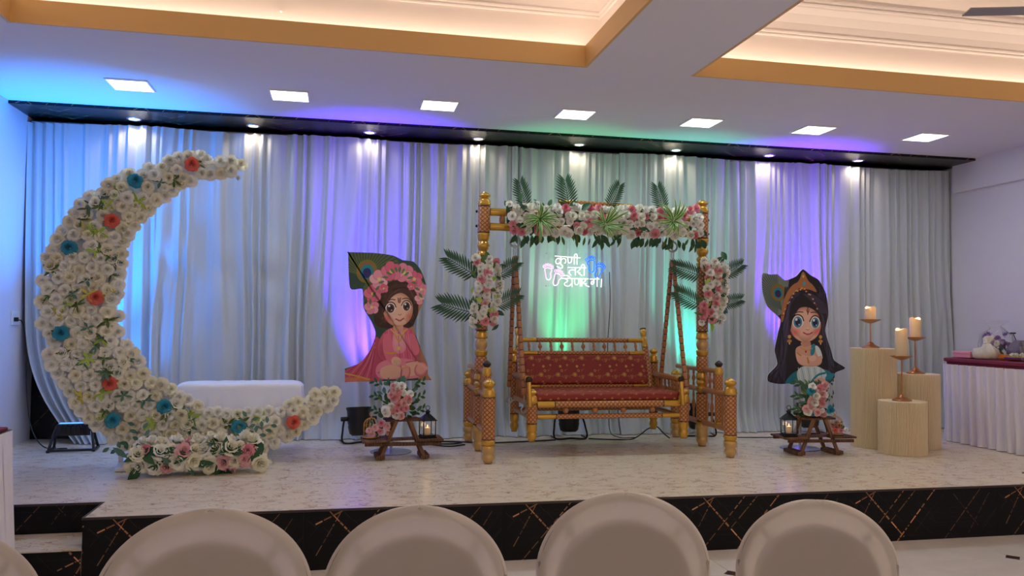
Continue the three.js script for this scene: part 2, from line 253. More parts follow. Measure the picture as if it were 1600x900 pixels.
{ const t = thing('flood_light', 'low black flood light with a blue beam on two splayed legs near the left wall', 'flood light', [-2.13, STAGE, -7.3], 0.1);
  mesh('housing', [rbox(0.25, 0.07, 0.1, 0.012, 0, 0.185, 0), rbox(0.25, 0.07, 0.02, 0.006, 0, 0.16, 0.05)], MAT.blackPlastic, t);
  for (let i = 0; i < 6; i++) mesh('cooling_fin', rbox(0.008, 0.075, 0.03, 0.003, -0.09 + i * 0.036, 0.175, 0.058), MAT.blackPlastic, t);
  mesh('lens', box(-0.11, 0.11, 0.2205, 0.2225, -0.04, 0.04), std('#ffffff', 0.3, { emissive: rgb(COL.blue), emissiveIntensity: 0.8 }), t);
  for (const s of [-1, 1]) { mesh('leg', [rod(V(s * 0.13, 0.2, 0), V(s * 0.165, 0.012, 0.11), 0.011, 8), rod(V(s * 0.13, 0.2, 0), V(s * 0.165, 0.012, -0.09), 0.011, 8)], MAT.blackPlastic, t); mesh('foot', rbox(0.026, 0.02, 0.24, 0.008, s * 0.165, 0.011, 0.01), MAT.blackPlastic, t); }
  mesh('crossbar', rod(V(-0.165, 0.014, 0.1), V(0.165, 0.014, 0.1), 0.01, 8), MAT.blackPlastic, t);
  spotLight(rgb(COL.blue), 32, [-2.13, STAGE + 0.24, -7.3], [-2.05, 3.2, -7.4], 0.55, 0.9, 0, 0.06); 
  spotLight(rgb(COL.blue), 3.5, [-2.10, STAGE + 0.24, -7.3], [-1.8, 1.4, -7.75], 0.6, 1, 0, 0.06); }

// ------------------------------------------------------------ carved swing: frame, bench
const lacquer = canvasTex(256, 256, (g, w, h) => { // brown lacquer with a dark crosshatch of diamonds and dots; one repeat is 0.1 m
  g.fillStyle = '#c58347'; g.fillRect(0, 0, w, h); g.strokeStyle = '#693314'; g.lineWidth = 8;
  for (let i = -4; i <= 8; i++) { g.beginPath(); g.moveTo(i * 64, 0); g.lineTo(i * 64 + 256, 256); g.moveTo(i * 64, 0); g.lineTo(i * 64 - 256, 256); g.stroke(); }
  g.fillStyle = '#e3a95f'; for (let y = 0; y < 8; y++) for (let x = 0; x < 4; x++) { g.beginPath(); g.arc(x * 64 + (y % 2 ? 0 : 32), y * 32 + 0, 6, 0, 7); g.fill(); }
});
const LAC = { brown: phys('#ffffff', 0.32, { map: lacquer, clearcoat: 0.5, clearcoatRoughness: 0.2 }), plain: phys('#ad6e3c', 0.35, { clearcoat: 0.5, clearcoatRoughness: 0.2 }),
  gold: phys('#d2a038', 0.26, { metalness: 0.5, clearcoat: 0.4, clearcoatRoughness: 0.2 }), dark: std('#26170f', 0.4), wrap: phys('#fbfaf7', 0.18, { transmission: 0.93, thickness: 0, side: THREE.DoubleSide }) };
// profile pieces between two heights, r = shaft radius
const PIECE = {
  cyl: (a, b, r) => [[a, r], [b, r]],
  cup: (a, b, r) => { const h = b - a; return [[a, r * 0.98], [a + h * 0.12, r * 1.07], [a + h * 0.3, r * 1.07], [a + h * 0.38, r * 1.0], [a + h * 0.72, r * 0.98], [a + h * 0.85, r * 0.86], [b, r * 0.7]]; },
  cap: (a, b, r) => { const h = b - a; return [[a, r * 0.7], [a + h * 0.15, r * 0.86], [a + h * 0.28, r * 0.98], [a + h * 0.62, r], [a + h * 0.7, r * 1.07], [a + h * 0.88, r * 1.07], [b, r * 0.98]]; },
  bead: (a, b, r) => { const h = b - a, out = [[a, r * 0.66]]; for (let i = 1; i < 8; i++) { const t = i / 8; out.push([a + h * t, r * (0.66 + 0.36 * Math.sin(Math.PI * t))]); } out.push([b, r * 0.66]); return out; },
  ball: (a, b, r) => { const h = b - a, out = [[a, r * 0.55]]; for (let i = 1; i <= 10; i++) { const t = i / 10; out.push([a + h * t, t === 1 ? 0 : r * Math.max(0.5 * (1 - t), Math.sin(Math.PI * (0.15 + 0.85 * t)) * 0.98)]); } return out; },
  foot: (a, b, r) => { const h = b - a; return [[a, 0], [a, r * 0.62], [a + h * 0.14, r * 0.72], [a + h * 0.3, r * 0.98], [a + h * 0.45, r * 0.9], [a + h * 0.55, r * 0.72], [a + h * 0.64, r * 0.96], [a + h * 0.8, r * 0.98], [b, r * 0.98]]; },
};
function turned(parent, name, a, b, r, spec, seg = 16) { // spec: [[from, to, piece, material]] as fractions of the length a..b; a continuous lacquered core is the part, each gilt turning a sub-part
  const L = a.distanceTo(b), main = spec.some((s) => s[3] === 'brown') ? 'brown' : 'plain', core = []; let at = 0;
  for (const [f, t] of spec.filter((s) => s[3] === main)) { if (f > at + 1e-4) core.push([at * L, r * 0.5], [f * L, r * 0.5]); core.push([f * L, r], [t * L, r]); at = t; }
  if (at < 0.98) core.push([at * L, r * 0.5], [0.98 * L, r * 0.3]);
  const body = mesh(name, orient(lathe([[core[0][0], 0], ...core, [core[core.length - 1][0], 0]], seg, 7), a, b), LAC[main], parent);
  let run = null; const flush = () => { if (run) mesh('gilt_turning', orient(lathe(run, seg, 7), a, b), LAC.gold, body); run = null; };
  for (const [f, t, kind, m] of spec) {
    if (m === 'gold') { const p = PIECE[kind](f * L, t * L, r); if (run && Math.abs(run[run.length - 1][0] - f * L) < 1e-4) run.push(...p); else { flush(); run = p; } }
    else if (m === 'dark' || m === 'wrap') { const g = orient(lathe(PIECE[kind](f * L, t * L, m === 'wrap' ? r * 1.14 : kind === 'cyl' ? r * 1.02 : r), seg, 7), a, b); mesh(m === 'dark' ? 'dark_ring' : 'plastic_wrap', g, LAC[m], body); }
    else if (m !== main) mesh('plain_band', orient(lathe(PIECE[kind](f * L, t * L, r), seg, 7), a, b), LAC[m], body);
  }
  flush(); return body;
}
const SX = [1.15, 3.18], SZ = -6.82;
{ const t = thing('carved_swing', 'tall carved brown and gold wooden swing frame with turned posts and double top beam', 'swing frame', [0, 0, 0]);
  const y = STAGE, P = V;
  const postSpec = [[0, 0.07, 'foot', 'gold'], [0.005, 0.085, 'cyl', 'wrap'], [0.07, 0.1, 'cup', 'gold'], [0.1, 0.215, 'cyl', 'brown'], [0.215, 0.24, 'cap', 'gold'], [0.24, 0.27, 'bead', 'gold'], [0.27, 0.3, 'cup', 'gold'], [0.3, 0.36, 'cyl', 'brown'], [0.36, 0.385, 'cap', 'gold'], [0.385, 0.43, 'bead', 'gold'], [0.385, 0.43, 'cyl', 'wrap'], [0.43, 0.46, 'cup', 'gold'], [0.46, 0.72, 'cyl', 'brown'], [0.72, 0.74, 'cap', 'gold'], [0.74, 0.768, 'bead', 'gold'], [0.768, 0.806, 'bead', 'gold'], [0.806, 0.838, 'cap', 'gold'], [0.838, 0.945, 'cyl', 'brown'], [0.945, 0.972, 'cup', 'gold'], [0.972, 1.0, 'ball', 'gold'], ...[0.1, 0.21, 0.46, 0.715, 0.838, 0.94].map((f) => [f, f + 0.004, 'cyl', 'dark'])].map((s) => s[3] === 'dark' ? s : s);
  turned(t, 'post', P(1.152, y, SZ), P(1.176, 2.548, SZ), 0.053, postSpec, 20); turned(t, 'post', P(3.18, y, SZ), P(3.18, 2.562, SZ), 0.053, postSpec, 20);
  const legSpec = [[0, 0.2, 'foot', 'gold'], [0.01, 0.2, 'cyl', 'wrap'], [0.2, 0.27, 'cap', 'gold'], [0.27, 0.78, 'cyl', 'brown'], [0.78, 0.88, 'cup', 'gold'], [0.88, 1, 'ball', 'gold'], [0.275, 0.283, 'cyl', 'dark'], [0.765, 0.773, 'cyl', 'dark']].map((s) => s[3] === 'wrap' ? s : s);
  for (const x of [1.125, 3.15]) { turned(t, 'front_leg', P(x, y, -6.22), P(x, y + 0.655, -6.22), 0.052, legSpec, 20); turned(t, 'rear_leg', P(x + 0.03, y, -7.4), P(x + 0.03, y + 0.655, -7.4), 0.052, legSpec, 16); }
  const railSpec = [[0, 0.14, 'cyl', 'gold'], [0.14, 0.15, 'cyl', 'dark'], [0.15, 0.85, 'cyl', 'brown'], [0.85, 0.86, 'cyl', 'dark'], [0.86, 1, 'cyl', 'gold']];
  for (const yy of [2.375, 2.248]) turned(t, 'top_beam', P(1.225, yy, SZ), P(3.13, yy, SZ), 0.033, railSpec);
  turned(t, 'crest_rail', P(1.833, 2.482, SZ), P(2.516, 2.466, SZ), 0.027, [[0, 0.2, 'cyl', 'gold'], [0.2, 0.212, 'cyl', 'dark'], [0.212, 0.79, 'cyl', 'brown'], [0.79, 0.8, 'cyl', 'dark'], [0.8, 0.98, 'cyl', 'gold'], [0.98, 1, 'ball', 'gold']]);
  for (const x of [1.334, 1.75, 2.17, 2.6, 3.02]) mesh('beam_bead', latheAB(P(x, 2.27, SZ), P(x, 2.35, SZ), PIECE.bead(0, 0.08, 0.028)), LAC.plain, t);
  for (const x of [2.0, 2.36]) mesh('crest_peg', rod(P(x, 2.4, SZ), P(x, 2.46, SZ), 0.012), LAC.plain, t);
  for (const [x, s] of [[1.166, -1], [3.18, 1]]) for (const yy of [2.375, 2.25]) mesh('bolt', latheAB(P(x + s * 0.05, yy, SZ), P(x + s * 0.066, yy, SZ), [[0, 0.012], [0.01, 0.012], [0.016, 0.007], [0.016, 0]]), MAT.darkMetal, t);
  for (const [i, x] of [[0, 1.152], [1, 3.18]]) { // side panels with spindles
    const zm = -6.5; turned(t, 'side_post', P(x + 0.005, y + 0.2, zm), P(x + 0.005, 1.125, zm), 0.036, [[0, 0.1, 'cup', 'gold'], [0.1, 0.78, 'cyl', 'brown'], [0.78, 0.9, 'cup', 'gold'], [0.9, 1, 'ball', 'dark']], 14);
    turned(t, 'side_rail', P(x, 1.03, -7.37), P(x, 1.03, zm), 0.022, [[0, 1, 'cyl', 'plain']]);
    for (const [yy, z1] of [[0.85, -6.26], [0.56, -6.26]]) turned(t, 'side_rail', P(x, yy, -7.37), P(x - 0.01, yy, z1), 0.024, [[0, 0.93, 'cyl', 'plain'], [0.93, 1, 'cyl', 'gold']]);
    turned(t, 'side_rail', P(x, 0.985, zm), P(x, 0.985, -6.49), 0.01, [[0, 1, 'cyl', 'plain']]);
    const sp = (a, b) => { const h = b - a; return [[0, 0.008], [h * 0.2, 0.012], [h * 0.3, 0.008], [h * 0.42, 0.016], [h * 0.5, 0.019], [h * 0.58, 0.016], [h * 0.7, 0.008], [h * 0.8, 0.012], [h, 0.008]]; };
    const g1 = lathe(sp(0, 0.16), 8), g2 = lathe(sp(0, 0.26), 8);
    for (const z of [-7.24, -7.12, -7.0, -6.9, -6.74, -6.66, -6.58]) { mesh('spindle', g1, LAC.plain, t).position.set(x, 0.86, z); }
    for (const z of [-7.24, -7.12, -7.0, -6.9, -6.72, -6.62, -6.42, -6.33]) { mesh('spindle', g2, LAC.plain, t).position.set(x, 0.575, z); }
  }
  for (const x of [1.447, 2.892]) { const r = mesh('hook_ring', torus(0.043, 0.01, x, 2.125, SZ, 8, 24), MAT.steel, t); mesh('hook_plate', lathe([[0, 0.014], [0.04, 0.014], [0.042, 0.03], [0.055, 0.03]], 14).translate(x, 2.165, SZ), MAT.steel, r); }
}
const brocade = canvasTex(1024, 512, (g, w, h) => { // maroon cloth with gold blossoms, hearts and vines; one repeat is 0.8 x 0.4 m
  g.fillStyle = '#8f2c24'; g.fillRect(0, 0, w, h); const r = rngOf(5); for (let i = 0; i < 9000; i++) { g.fillStyle = r() < 0.5 ? 'rgba(40,5,5,0.25)' : 'rgba(160,60,40,0.18)'; g.fillRect(r() * w, r() * h, 3, 2); }
  g.lineWidth = 5; g.strokeStyle = '#b98a3c'; g.lineCap = 'round';
  const flower = (x, y, s) => { g.strokeStyle = '#c79a4a'; g.lineWidth = 6; for (let k = 0; k < 6; k++) { g.beginPath(); g.arc(x + Math.cos(k * 1.047) * s * 0.55, y + Math.sin(k * 1.047) * s * 0.55, s * 0.36, 0, 7); g.stroke(); } g.fillStyle = '#e0b968'; g.beginPath(); g.arc(x, y, s * 0.25, 0, 7); g.fill(); };
  const heart = (x, y, s) => { g.fillStyle = '#9c5f33'; g.strokeStyle = '#b98a3c'; g.lineWidth = 4; g.beginPath(); g.moveTo(x, y + s); g.bezierCurveTo(x - s * 1.6, y - s * 0.3, x - s * 0.7, y - s * 1.3, x, y - s * 0.4); g.bezierCurveTo(x + s * 0.7, y - s * 1.3, x + s * 1.6, y - s * 0.3, x, y + s); g.fill(); g.stroke(); };
  const ring = (x, y, s) => { g.strokeStyle = '#d0a050'; g.lineWidth = 7; g.beginPath(); g.arc(x, y, s, 0, 7); g.stroke(); };
  const vine = (x, y, s, a) => { g.strokeStyle = 'rgba(190,140,65,0.85)'; g.lineWidth = 4; g.save(); g.translate(x, y); g.rotate(a); g.beginPath(); g.moveTo(0, 0); g.bezierCurveTo(s * 0.5, -s * 0.5, s, s * 0.4, s * 1.4, -s * 0.1); g.arc(s * 1.3, -s * 0.18, s * 0.14, 0.6, 5); g.stroke(); g.beginPath(); g.ellipse(s * 0.5, -s * 0.3, s * 0.17, s * 0.07, 0.6, 0, 7); g.stroke(); g.restore(); };
  for (let j = 0; j < 2; j++) for (let i = 0; i < 4; i++) { const x = i * 256 + (j ? 128 : 0) + 64, y = j * 256 + 90; flower(x, y, 34); heart(x + 120, y + 30, 26); ring(x + 60, y - 60, 15); vine(x + 30, y + 30, 70, 0.4); vine(x - 30, y - 20, 60, 2.5); vine(x + 110, y - 40, 50, -1.0); ring(x + 20, y + 110, 11); flower(x + 170, y + 130, 20); }
}, { rx: 1 / 0.62, ry: 1 / 0.31 });
{ const t = thing('swing_bench', 'carved wooden swing bench with maroon and gold brocade cushions hung on brown rods', 'swing bench', [0, 0, 0]);
  const P = V, x0 = 1.53, x1 = 2.852, zf = -6.48, zr = -7.16, fabric = phys('#ffffff', 0.62, { map: brocade, sheen: 0.3, sheenRoughness: 0.5 });
  for (const x of [x0, x1]) {
    turned(t, 'leg', P(x, 0.468, zf), P(x, 0.893, zf), 0.045, [[0, 0.32, 'foot', 'gold'], [0.32, 0.72, 'cyl', 'brown'], [0.72, 0.88, 'cup', 'gold'], [0.88, 1, 'ball', 'gold'], [0.33, 0.345, 'cyl', 'dark'], [0.7, 0.712, 'cyl', 'dark']]);
    turned(t, 'leg', P(x, 0.455, zr), P(x, 1.21, zr), 0.04, [[0, 0.2, 'foot', 'gold'], [0.2, 0.82, 'cyl', 'brown'], [0.82, 0.92, 'cup', 'gold'], [0.92, 1, 'ball', 'gold'], [0.21, 0.22, 'cyl', 'dark'], [0.81, 0.82, 'cyl', 'dark']]);
    // seat side rails, arm rest, arm spindles
    turned(t, 'side_rail', P(x, 0.76, zr), P(x, 0.76, zf), 0.024, [[0, 1, 'cyl', 'brown']]); turned(t, 'side_rail', P(x, 0.655, zr), P(x, 0.655, zf), 0.02, [[0, 1, 'cyl', 'brown']]);
    const ax = x + (x < 2 ? -0.03 : -0.03); const arm = turned(t, 'arm_rest', P(x, 0.965, zr + 0.02), P(ax, 0.967, zf + 0.02), 0.027, [[0, 0.9, 'cyl', 'brown'], [0.9, 1, 'cyl', 'gold']]);
    mesh('end_cap', lathe([[0, 0.02], [0.003, 0]], 16).rotateX(Math.PI / 2).translate(ax, 0.967, zf + 0.021), LAC.dark, arm);
    for (let k = 0; k < 6; k++) { const z = zr + 0.13 + k * 0.085; mesh('arm_spindle', latheAB(P(x, 0.78, z), P(x - 0.012, 0.95, z), [[0, 0.009], [0.04, 0.014], [0.06, 0.009], [0.085, 0.021], [0.11, 0.009], [0.13, 0.014], [0.17, 0.009]], 8), LAC.plain, t); }
    mesh('arm_strut', rod(P(ax, 0.75, zf + 0.06), P(ax, 0.945, zf + 0.02), 0.018), LAC.gold, t);
  }
  const fr = (n, x, z) => [[0, n, 'cyl', 'gold'], [n, n + 0.006, 'cyl', 'dark'], [n + 0.006, 1 - n - 0.006, 'cyl', 'brown'], [1 - n - 0.006, 1 - n, 'cyl', 'dark'], [1 - n, 1, 'cyl', 'gold']];
  turned(t, 'front_rail', P(x0 + 0.045, 0.762, zf), P(x1 - 0.04, 0.762, zf), 0.028, fr(0.115)); turned(t, 'front_rail', P(x0 + 0.045, 0.664, zf), P(x1 - 0.04, 0.664, zf), 0.021, fr(0.125));
  for (const x of [1.816, 2.067, 2.314, 2.569]) mesh('rail_bead', ball(0.025, x, 0.713, zf), LAC.plain, t);
  turned(t, 'rear_rail', P(x0, 0.76, zr), P(x1, 0.76, zr), 0.024, [[0, 1, 'cyl', 'brown']]); turned(t, 'rear_rail', P(x0, 0.655, zr), P(x1, 0.655, zr), 0.02, [[0, 1, 'cyl', 'brown']]);
  mesh('seat_board', box(x0 + 0.02, x1 - 0.02, 0.755, 0.785, zr + 0.02, zf - 0.02), LAC.plain, t);
  const cush = uvBox(rbox(x1 - x0 - 0.05, 0.075, zf - zr - 0.09, 0.028, (x0 + x1) / 2, 0.822, (zf + zr) / 2 + 0.035, 4)); { const p = cush.attributes.position; for (let i = 0; i < p.count; i++) if (p.getY(i) > 0.83) { const u = (p.getX(i) - x0) / (x1 - x0), w = (p.getZ(i) - zr) / (zf - zr); p.setY(i, p.getY(i) + 0.016 * Math.sin(Math.PI * u) * Math.sin(Math.PI * clamp(w))); } cush.computeVertexNormals(); }
  mesh('seat_cushion', cush, fabric, t);
  // leaning back: two posts, rails, spindles, cushion
  const lean = (yy) => -7.02 - (yy - 0.84) * 0.36; const bx0 = 1.565, bx1 = 2.765;
  for (const x of [bx0, bx1]) turned(t, 'back_post', P(x, 0.79, lean(0.79)), P(x, 1.39, lean(1.39)), 0.03, [[0, 0.1, 'cyl', 'gold'], [0.1, 0.7, 'cyl', 'brown'], [0.7, 0.86, 'cup', 'gold'], [0.86, 0.985, 'bead', 'gold'], [0.98, 1, 'ball', 'dark'], [0.69, 0.7, 'cyl', 'dark']]);
  for (const yy of [1.275, 1.157, 0.868]) turned(t, 'back_rail', P(bx0 + 0.02, yy, lean(yy)), P(bx1 - 0.02, yy, lean(yy)), 0.021, fr(0.125));
  for (let k = 0; k < 11; k++) { const x = 1.658 + k * 0.1016; mesh('back_spindle', latheAB(P(x, 1.165, lean(1.165)), P(x, 1.27, lean(1.27)), k % 2 ? [[0, 0.007], [0.03, 0.007], [0.045, 0.017], [0.056, 0.02], [0.067, 0.017], [0.082, 0.007], [0.112, 0.007]] : [[0, 0.01], [0.02, 0.013], [0.035, 0.009], [0.056, 0.014], [0.08, 0.009], [0.095, 0.013], [0.112, 0.01]], 10), LAC.plain, t); }
  const bc = uvBox(rbox(bx1 - bx0 - 0.05, 0.27, 0.06, 0.026, 0, 0, 0, 4)); { const p = bc.attributes.position; for (let i = 0; i < p.count; i++) if (p.getZ(i) > 0) { const u = p.getX(i) / 0.6, w = p.getY(i) / 0.14; p.setZ(i, p.getZ(i) + 0.02 * (1 - u * u) * (1 - w * w)); } bc.computeVertexNormals(); }
  bc.rotateX(-Math.atan(0.36)); bc.translate((bx0 + bx1) / 2, 1.012, lean(1.012) + 0.02); mesh('back_cushion', bc, fabric, t);
  // hanging rods: two at each end, from the hook ring to the front and rear of the bench
  for (const [hx, fx, rx] of [[1.447, 1.482, 1.456], [2.892, 2.913, 2.873]]) {
    const top = P(hx, 2.07, SZ); mesh('link', [tube([P(hx, 2.1, SZ), P(hx - 0.012, 2.05, SZ), P(hx - 0.006, 2.0, SZ + 0.01), P(hx + 0.006, 2.0, SZ - 0.01), P(hx + 0.012, 2.05, SZ)], 0.005, 30, 6, true)], MAT.steel, t);
    for (const [ex, ez, ey] of [[fx, -6.55, 0.83], [rx, -7.05, 0.86]]) {
      const a = P(hx, 2.0, SZ + (ez > SZ ? 0.012 : -0.012)), b = P(ex, ey, ez), L = a.distanceTo(b), prof = []; const n = Math.round(L / 0.062);
      for (let k = 0; k < n; k++) { const s = k * L / n, e = (k + 1) * L / n; prof.push([s, 0.0165], [s + 0.004, 0.019], [s + (e - s) * 0.5, 0.0225], [e - 0.006, 0.019], [e - 0.004, 0.0155]); } prof.unshift([0, 0]); prof.push([L, 0]);
      const rd = mesh('hanging_rod', latheAB(a, b, prof, 10), LAC.plain, t); for (let k = 1; k < n; k++) mesh('dark_ring', latheAB(a.clone().lerp(b, (k * L / n - 0.004) / L), a.clone().lerp(b, (k * L / n + 0.003) / L), [[0, 0.0185], [0.007, 0.0185]], 8), LAC.dark, rd);
      mesh('hook', rod(b, P(ex, ey - 0.09, ez + 0.005), 0.006, 6), MAT.steel, rd); mesh('ring', torus(0.026, 0.006, ex, ey - 0.115, ez + 0.005, 6, 18), MAT.steel, rd);
      mesh('bracket', rod(P(ex, ey - 0.14, ez), P(hx < 2 ? x0 : x1, 0.76, ez), 0.008, 6), MAT.steel, t);
    }
  }
}

// ------------------------------------------------------------ flowers and leaves
function petalInto(out, phi, half, R, z0, lift, curl, seedR) { // one cupped petal as a small grid, appended to out
  const nu = 3, nv = 2, pts = [];
  for (let j = 0; j <= nv; j++) for (let i = 0; i <= nu; i++) {
    const u = i / nu * 2 - 1, v = j / nv, w = half * (0.45 + 0.75 * v - 0.25 * v * v), round = 1 - 0.2 * u * u * v;
    const rr = R * (0.12 + 0.88 * Math.pow(v, 0.85) * round), a = phi + u * w, z = z0 + lift * Math.sin(v * 1.5) - curl * v * v * (0.6 + 0.4 * u * u) + 0.02 * seedR * v;
    pts.push([Math.cos(a) * rr, Math.sin(a) * rr, z]);
  }
  for (let j = 0; j < nv; j++) for (let i = 0; i < nu; i++) { const a = j * (nu + 1) + i, b = a + 1, c = a + nu + 1, d = c + 1; for (const k of [a, b, d, a, d, c]) out.push(...pts[k]); }
}
function roseGeo(seed, open = 1) { // a rose of radius 1 facing +z
  const r = rngOf(seed), out = []; const ringsOf = [[5, 1.0, 0.92, 0.0, 0.55, 0.42], [5, 0.84, 0.86, 0.12, 0.72, 0.34], [4, 0.64, 1.0, 0.22, 0.86, 0.24], [3, 0.42, 1.25, 0.34, 0.9, 0.1], [2, 0.2, 1.6, 0.5, 0.8, -0.02]];
  for (const [n, R, half, z0, lift, curl] of ringsOf) { const o = r() * 6.28; for (let k = 0; k < n; k++) petalInto(out, o + k * Math.PI * 2 / n + (r() - 0.5) * 0.25, half * (0.92 + 0.2 * r()), R * (0.92 + 0.14 * r()), z0, lift * (1 + 0.25 * (r() - 0.5)) / open, curl * open, r()); }
  const g = new THREE.BufferGeometry(); g.setAttribute('position', new THREE.Float32BufferAttribute(out, 3)); g.computeVertexNormals();
  const m = mergeVertices(g, 0.0005); m.computeVertexNormals(); m.setAttribute('uv', new THREE.BufferAttribute(new Float32Array(m.attributes.position.count * 2), 2)); return m;
}
const ROSE = [1, 2, 3, 4].map((s) => roseGeo(s * 17, [1, 0.9, 1.12, 1][s - 1]));
const petalMat = (c, rough = 0.75) => phys(c, rough, { side: THREE.DoubleSide });
const PETAL = { cream: petalMat('#fffdf0'), ivory: petalMat('#fdf8e0'), white: petalMat('#fdfbf4'), pink: petalMat('#f0a0aa'), blush: petalMat('#f3bfbf'), coral: petalMat('#f07a66'), blue: petalMat('#3fa3bd'), deep: petalMat('#e48594') };
const leafMat = (c) => phys(c, 0.5, { side: THREE.DoubleSide });
const LEAF = { green: leafMat('#2d5a30'), dark: leafMat('#265236'), lime: leafMat('#a5c443'), yellow: leafMat('#d6c84e'), euca: leafMat('#4c7563'), olive: leafMat('#55702f') };
function leafGeo(len, wid, bend = 0.25, fold = 0.15) { // leaf along +y, facing +z
  const W = [0.1, 0.75, 1, 0.72, 0.05];
  return grid(2, 4, (u, v) => { const s = u * 2 - 1, k = Math.round(v * 4); return [s * wid * 0.5 * W[k], v * len, -bend * len * v * v + Math.abs(s) * fold * wid * W[k]]; });
}
const LEAFG = [leafGeo(1, 0.42), leafGeo(1, 0.55, 0.35), leafGeo(1, 0.3, 0.15)];
function place(parent, name, geo, mat, x, y, z, nx, ny, nz, s, spin = 0) { // faces along n
  const m = new THREE.Mesh(geo, mat); m.castShadow = m.receiveShadow = true; m.position.set(x, y, z);
  m.quaternion.setFromUnitVectors(V(0, 0, 1), V(nx, ny, nz).normalize()).multiply(new THREE.Quaternion().setFromAxisAngle(V(0, 0, 1), spin)); m.scale.setScalar(s);
  const c = parent.userData.counts ?? (parent.userData.counts = {}); const k = c[name] ?? 0; c[name] = k + 1; m.name = k ? `${name}_${String(k).padStart(3, '0')}` : name; parent.add(m); return m;
}
function sprigGeo(seed, n = 5) { const r = rngOf(seed), gs = []; for (let k = 0; k < n; k++) gs.push(moved(leafGeo(0.7 + 0.5 * r(), 0.26 + 0.12 * r(), 0.1), 0, 0, 0, -0.35 - 0.4 * r(), 0, k * 6.283 / n + r() * 0.5)); return merged(gs.map((g) => { g.rotateX(0); return g; })); }
const SPRIG = [sprigGeo(3), sprigGeo(8, 6), sprigGeo(21, 4)];
function frondGeo(len, wid, seed) { // palm frond along +y: curved stem and paired strap leaflets
  const r = rngOf(seed), gs = [tube([V(0, 0, 0), V(0, len * 0.35, 0.02), V(0.01 * len, len * 0.7, 0.025), V(0.04 * len, len, -0.02)], 0.0035, 10, 5)], n = 12;
  for (let k = 0; k < n; k++) for (const s of [-1, 1]) { const t = 0.12 + 0.86 * k / (n - 1), L = wid * (0.55 + 0.75 * Math.sin(Math.PI * (0.12 + 0.72 * t))) * (0.9 + 0.2 * r()), a = s * (1.15 - 0.6 * t); gs.push(moved(leafGeo(L, 0.0165, 0.12, 0.1), 0.04 * len * t * t, t * len, 0.02, 0, 0, -a)); }
  return merged(gs);
}
const FROND = [frondGeo(0.25, 0.085, 4), frondGeo(0.25, 0.095, 9)];
const stripeTex = canvasTex(64, 16, (g, w, h) => { g.fillStyle = '#d8e8a8'; g.fillRect(0, 0, w, h); g.fillStyle = '#4f9a3a'; g.fillRect(w * 0.2, 0, w * 0.22, h); g.fillRect(w * 0.58, 0, w * 0.22, h); g.fillStyle = '#2f7a2c'; g.fillRect(w * 0.42, 0, w * 0.16, h); });
const spiderMat = phys('#ffffff', 0.5, { map: stripeTex, side: THREE.DoubleSide });
function spiderGeo(seed) { const r = rngOf(seed), gs = []; for (let k = 0; k < 22; k++) { const a = k * 2.4 + r(), L = 0.1 + 0.06 * r(), up = 0.5 + 0.9 * r(); gs.push(grid(2, 5, (u, v) => { const s = u * 2 - 1, w = 0.008 * (1 - 0.85 * v * v) + 0.002, d = L * v, z = up * 0.06 * Math.sin(v * 2.2) + 0.01; return [Math.cos(a) * d - Math.sin(a) * s * w, Math.sin(a) * d + Math.cos(a) * s * w - 0.03 * v * v, z]; })); } return merged(gs); }
const SPIDER = [spiderGeo(2), spiderGeo(6)];
// a mass of roses on a rod-like core from a to b; colours drawn from mixC
function roseMass(parent, spots, r, mixC) { spots.forEach(([x, y, z, nx, ny, nz, s], i) => { const c = mixC[Math.floor(r() * mixC.length)]; const m = place(parent, 'rose', ROSE[i % 4], PETAL[c], x, y, z, nx, ny, nz, s, r() * 6.28); if (c === 'pink' || c === 'deep' || c === 'blush') m.userData.label = 'pink rose'; }); }

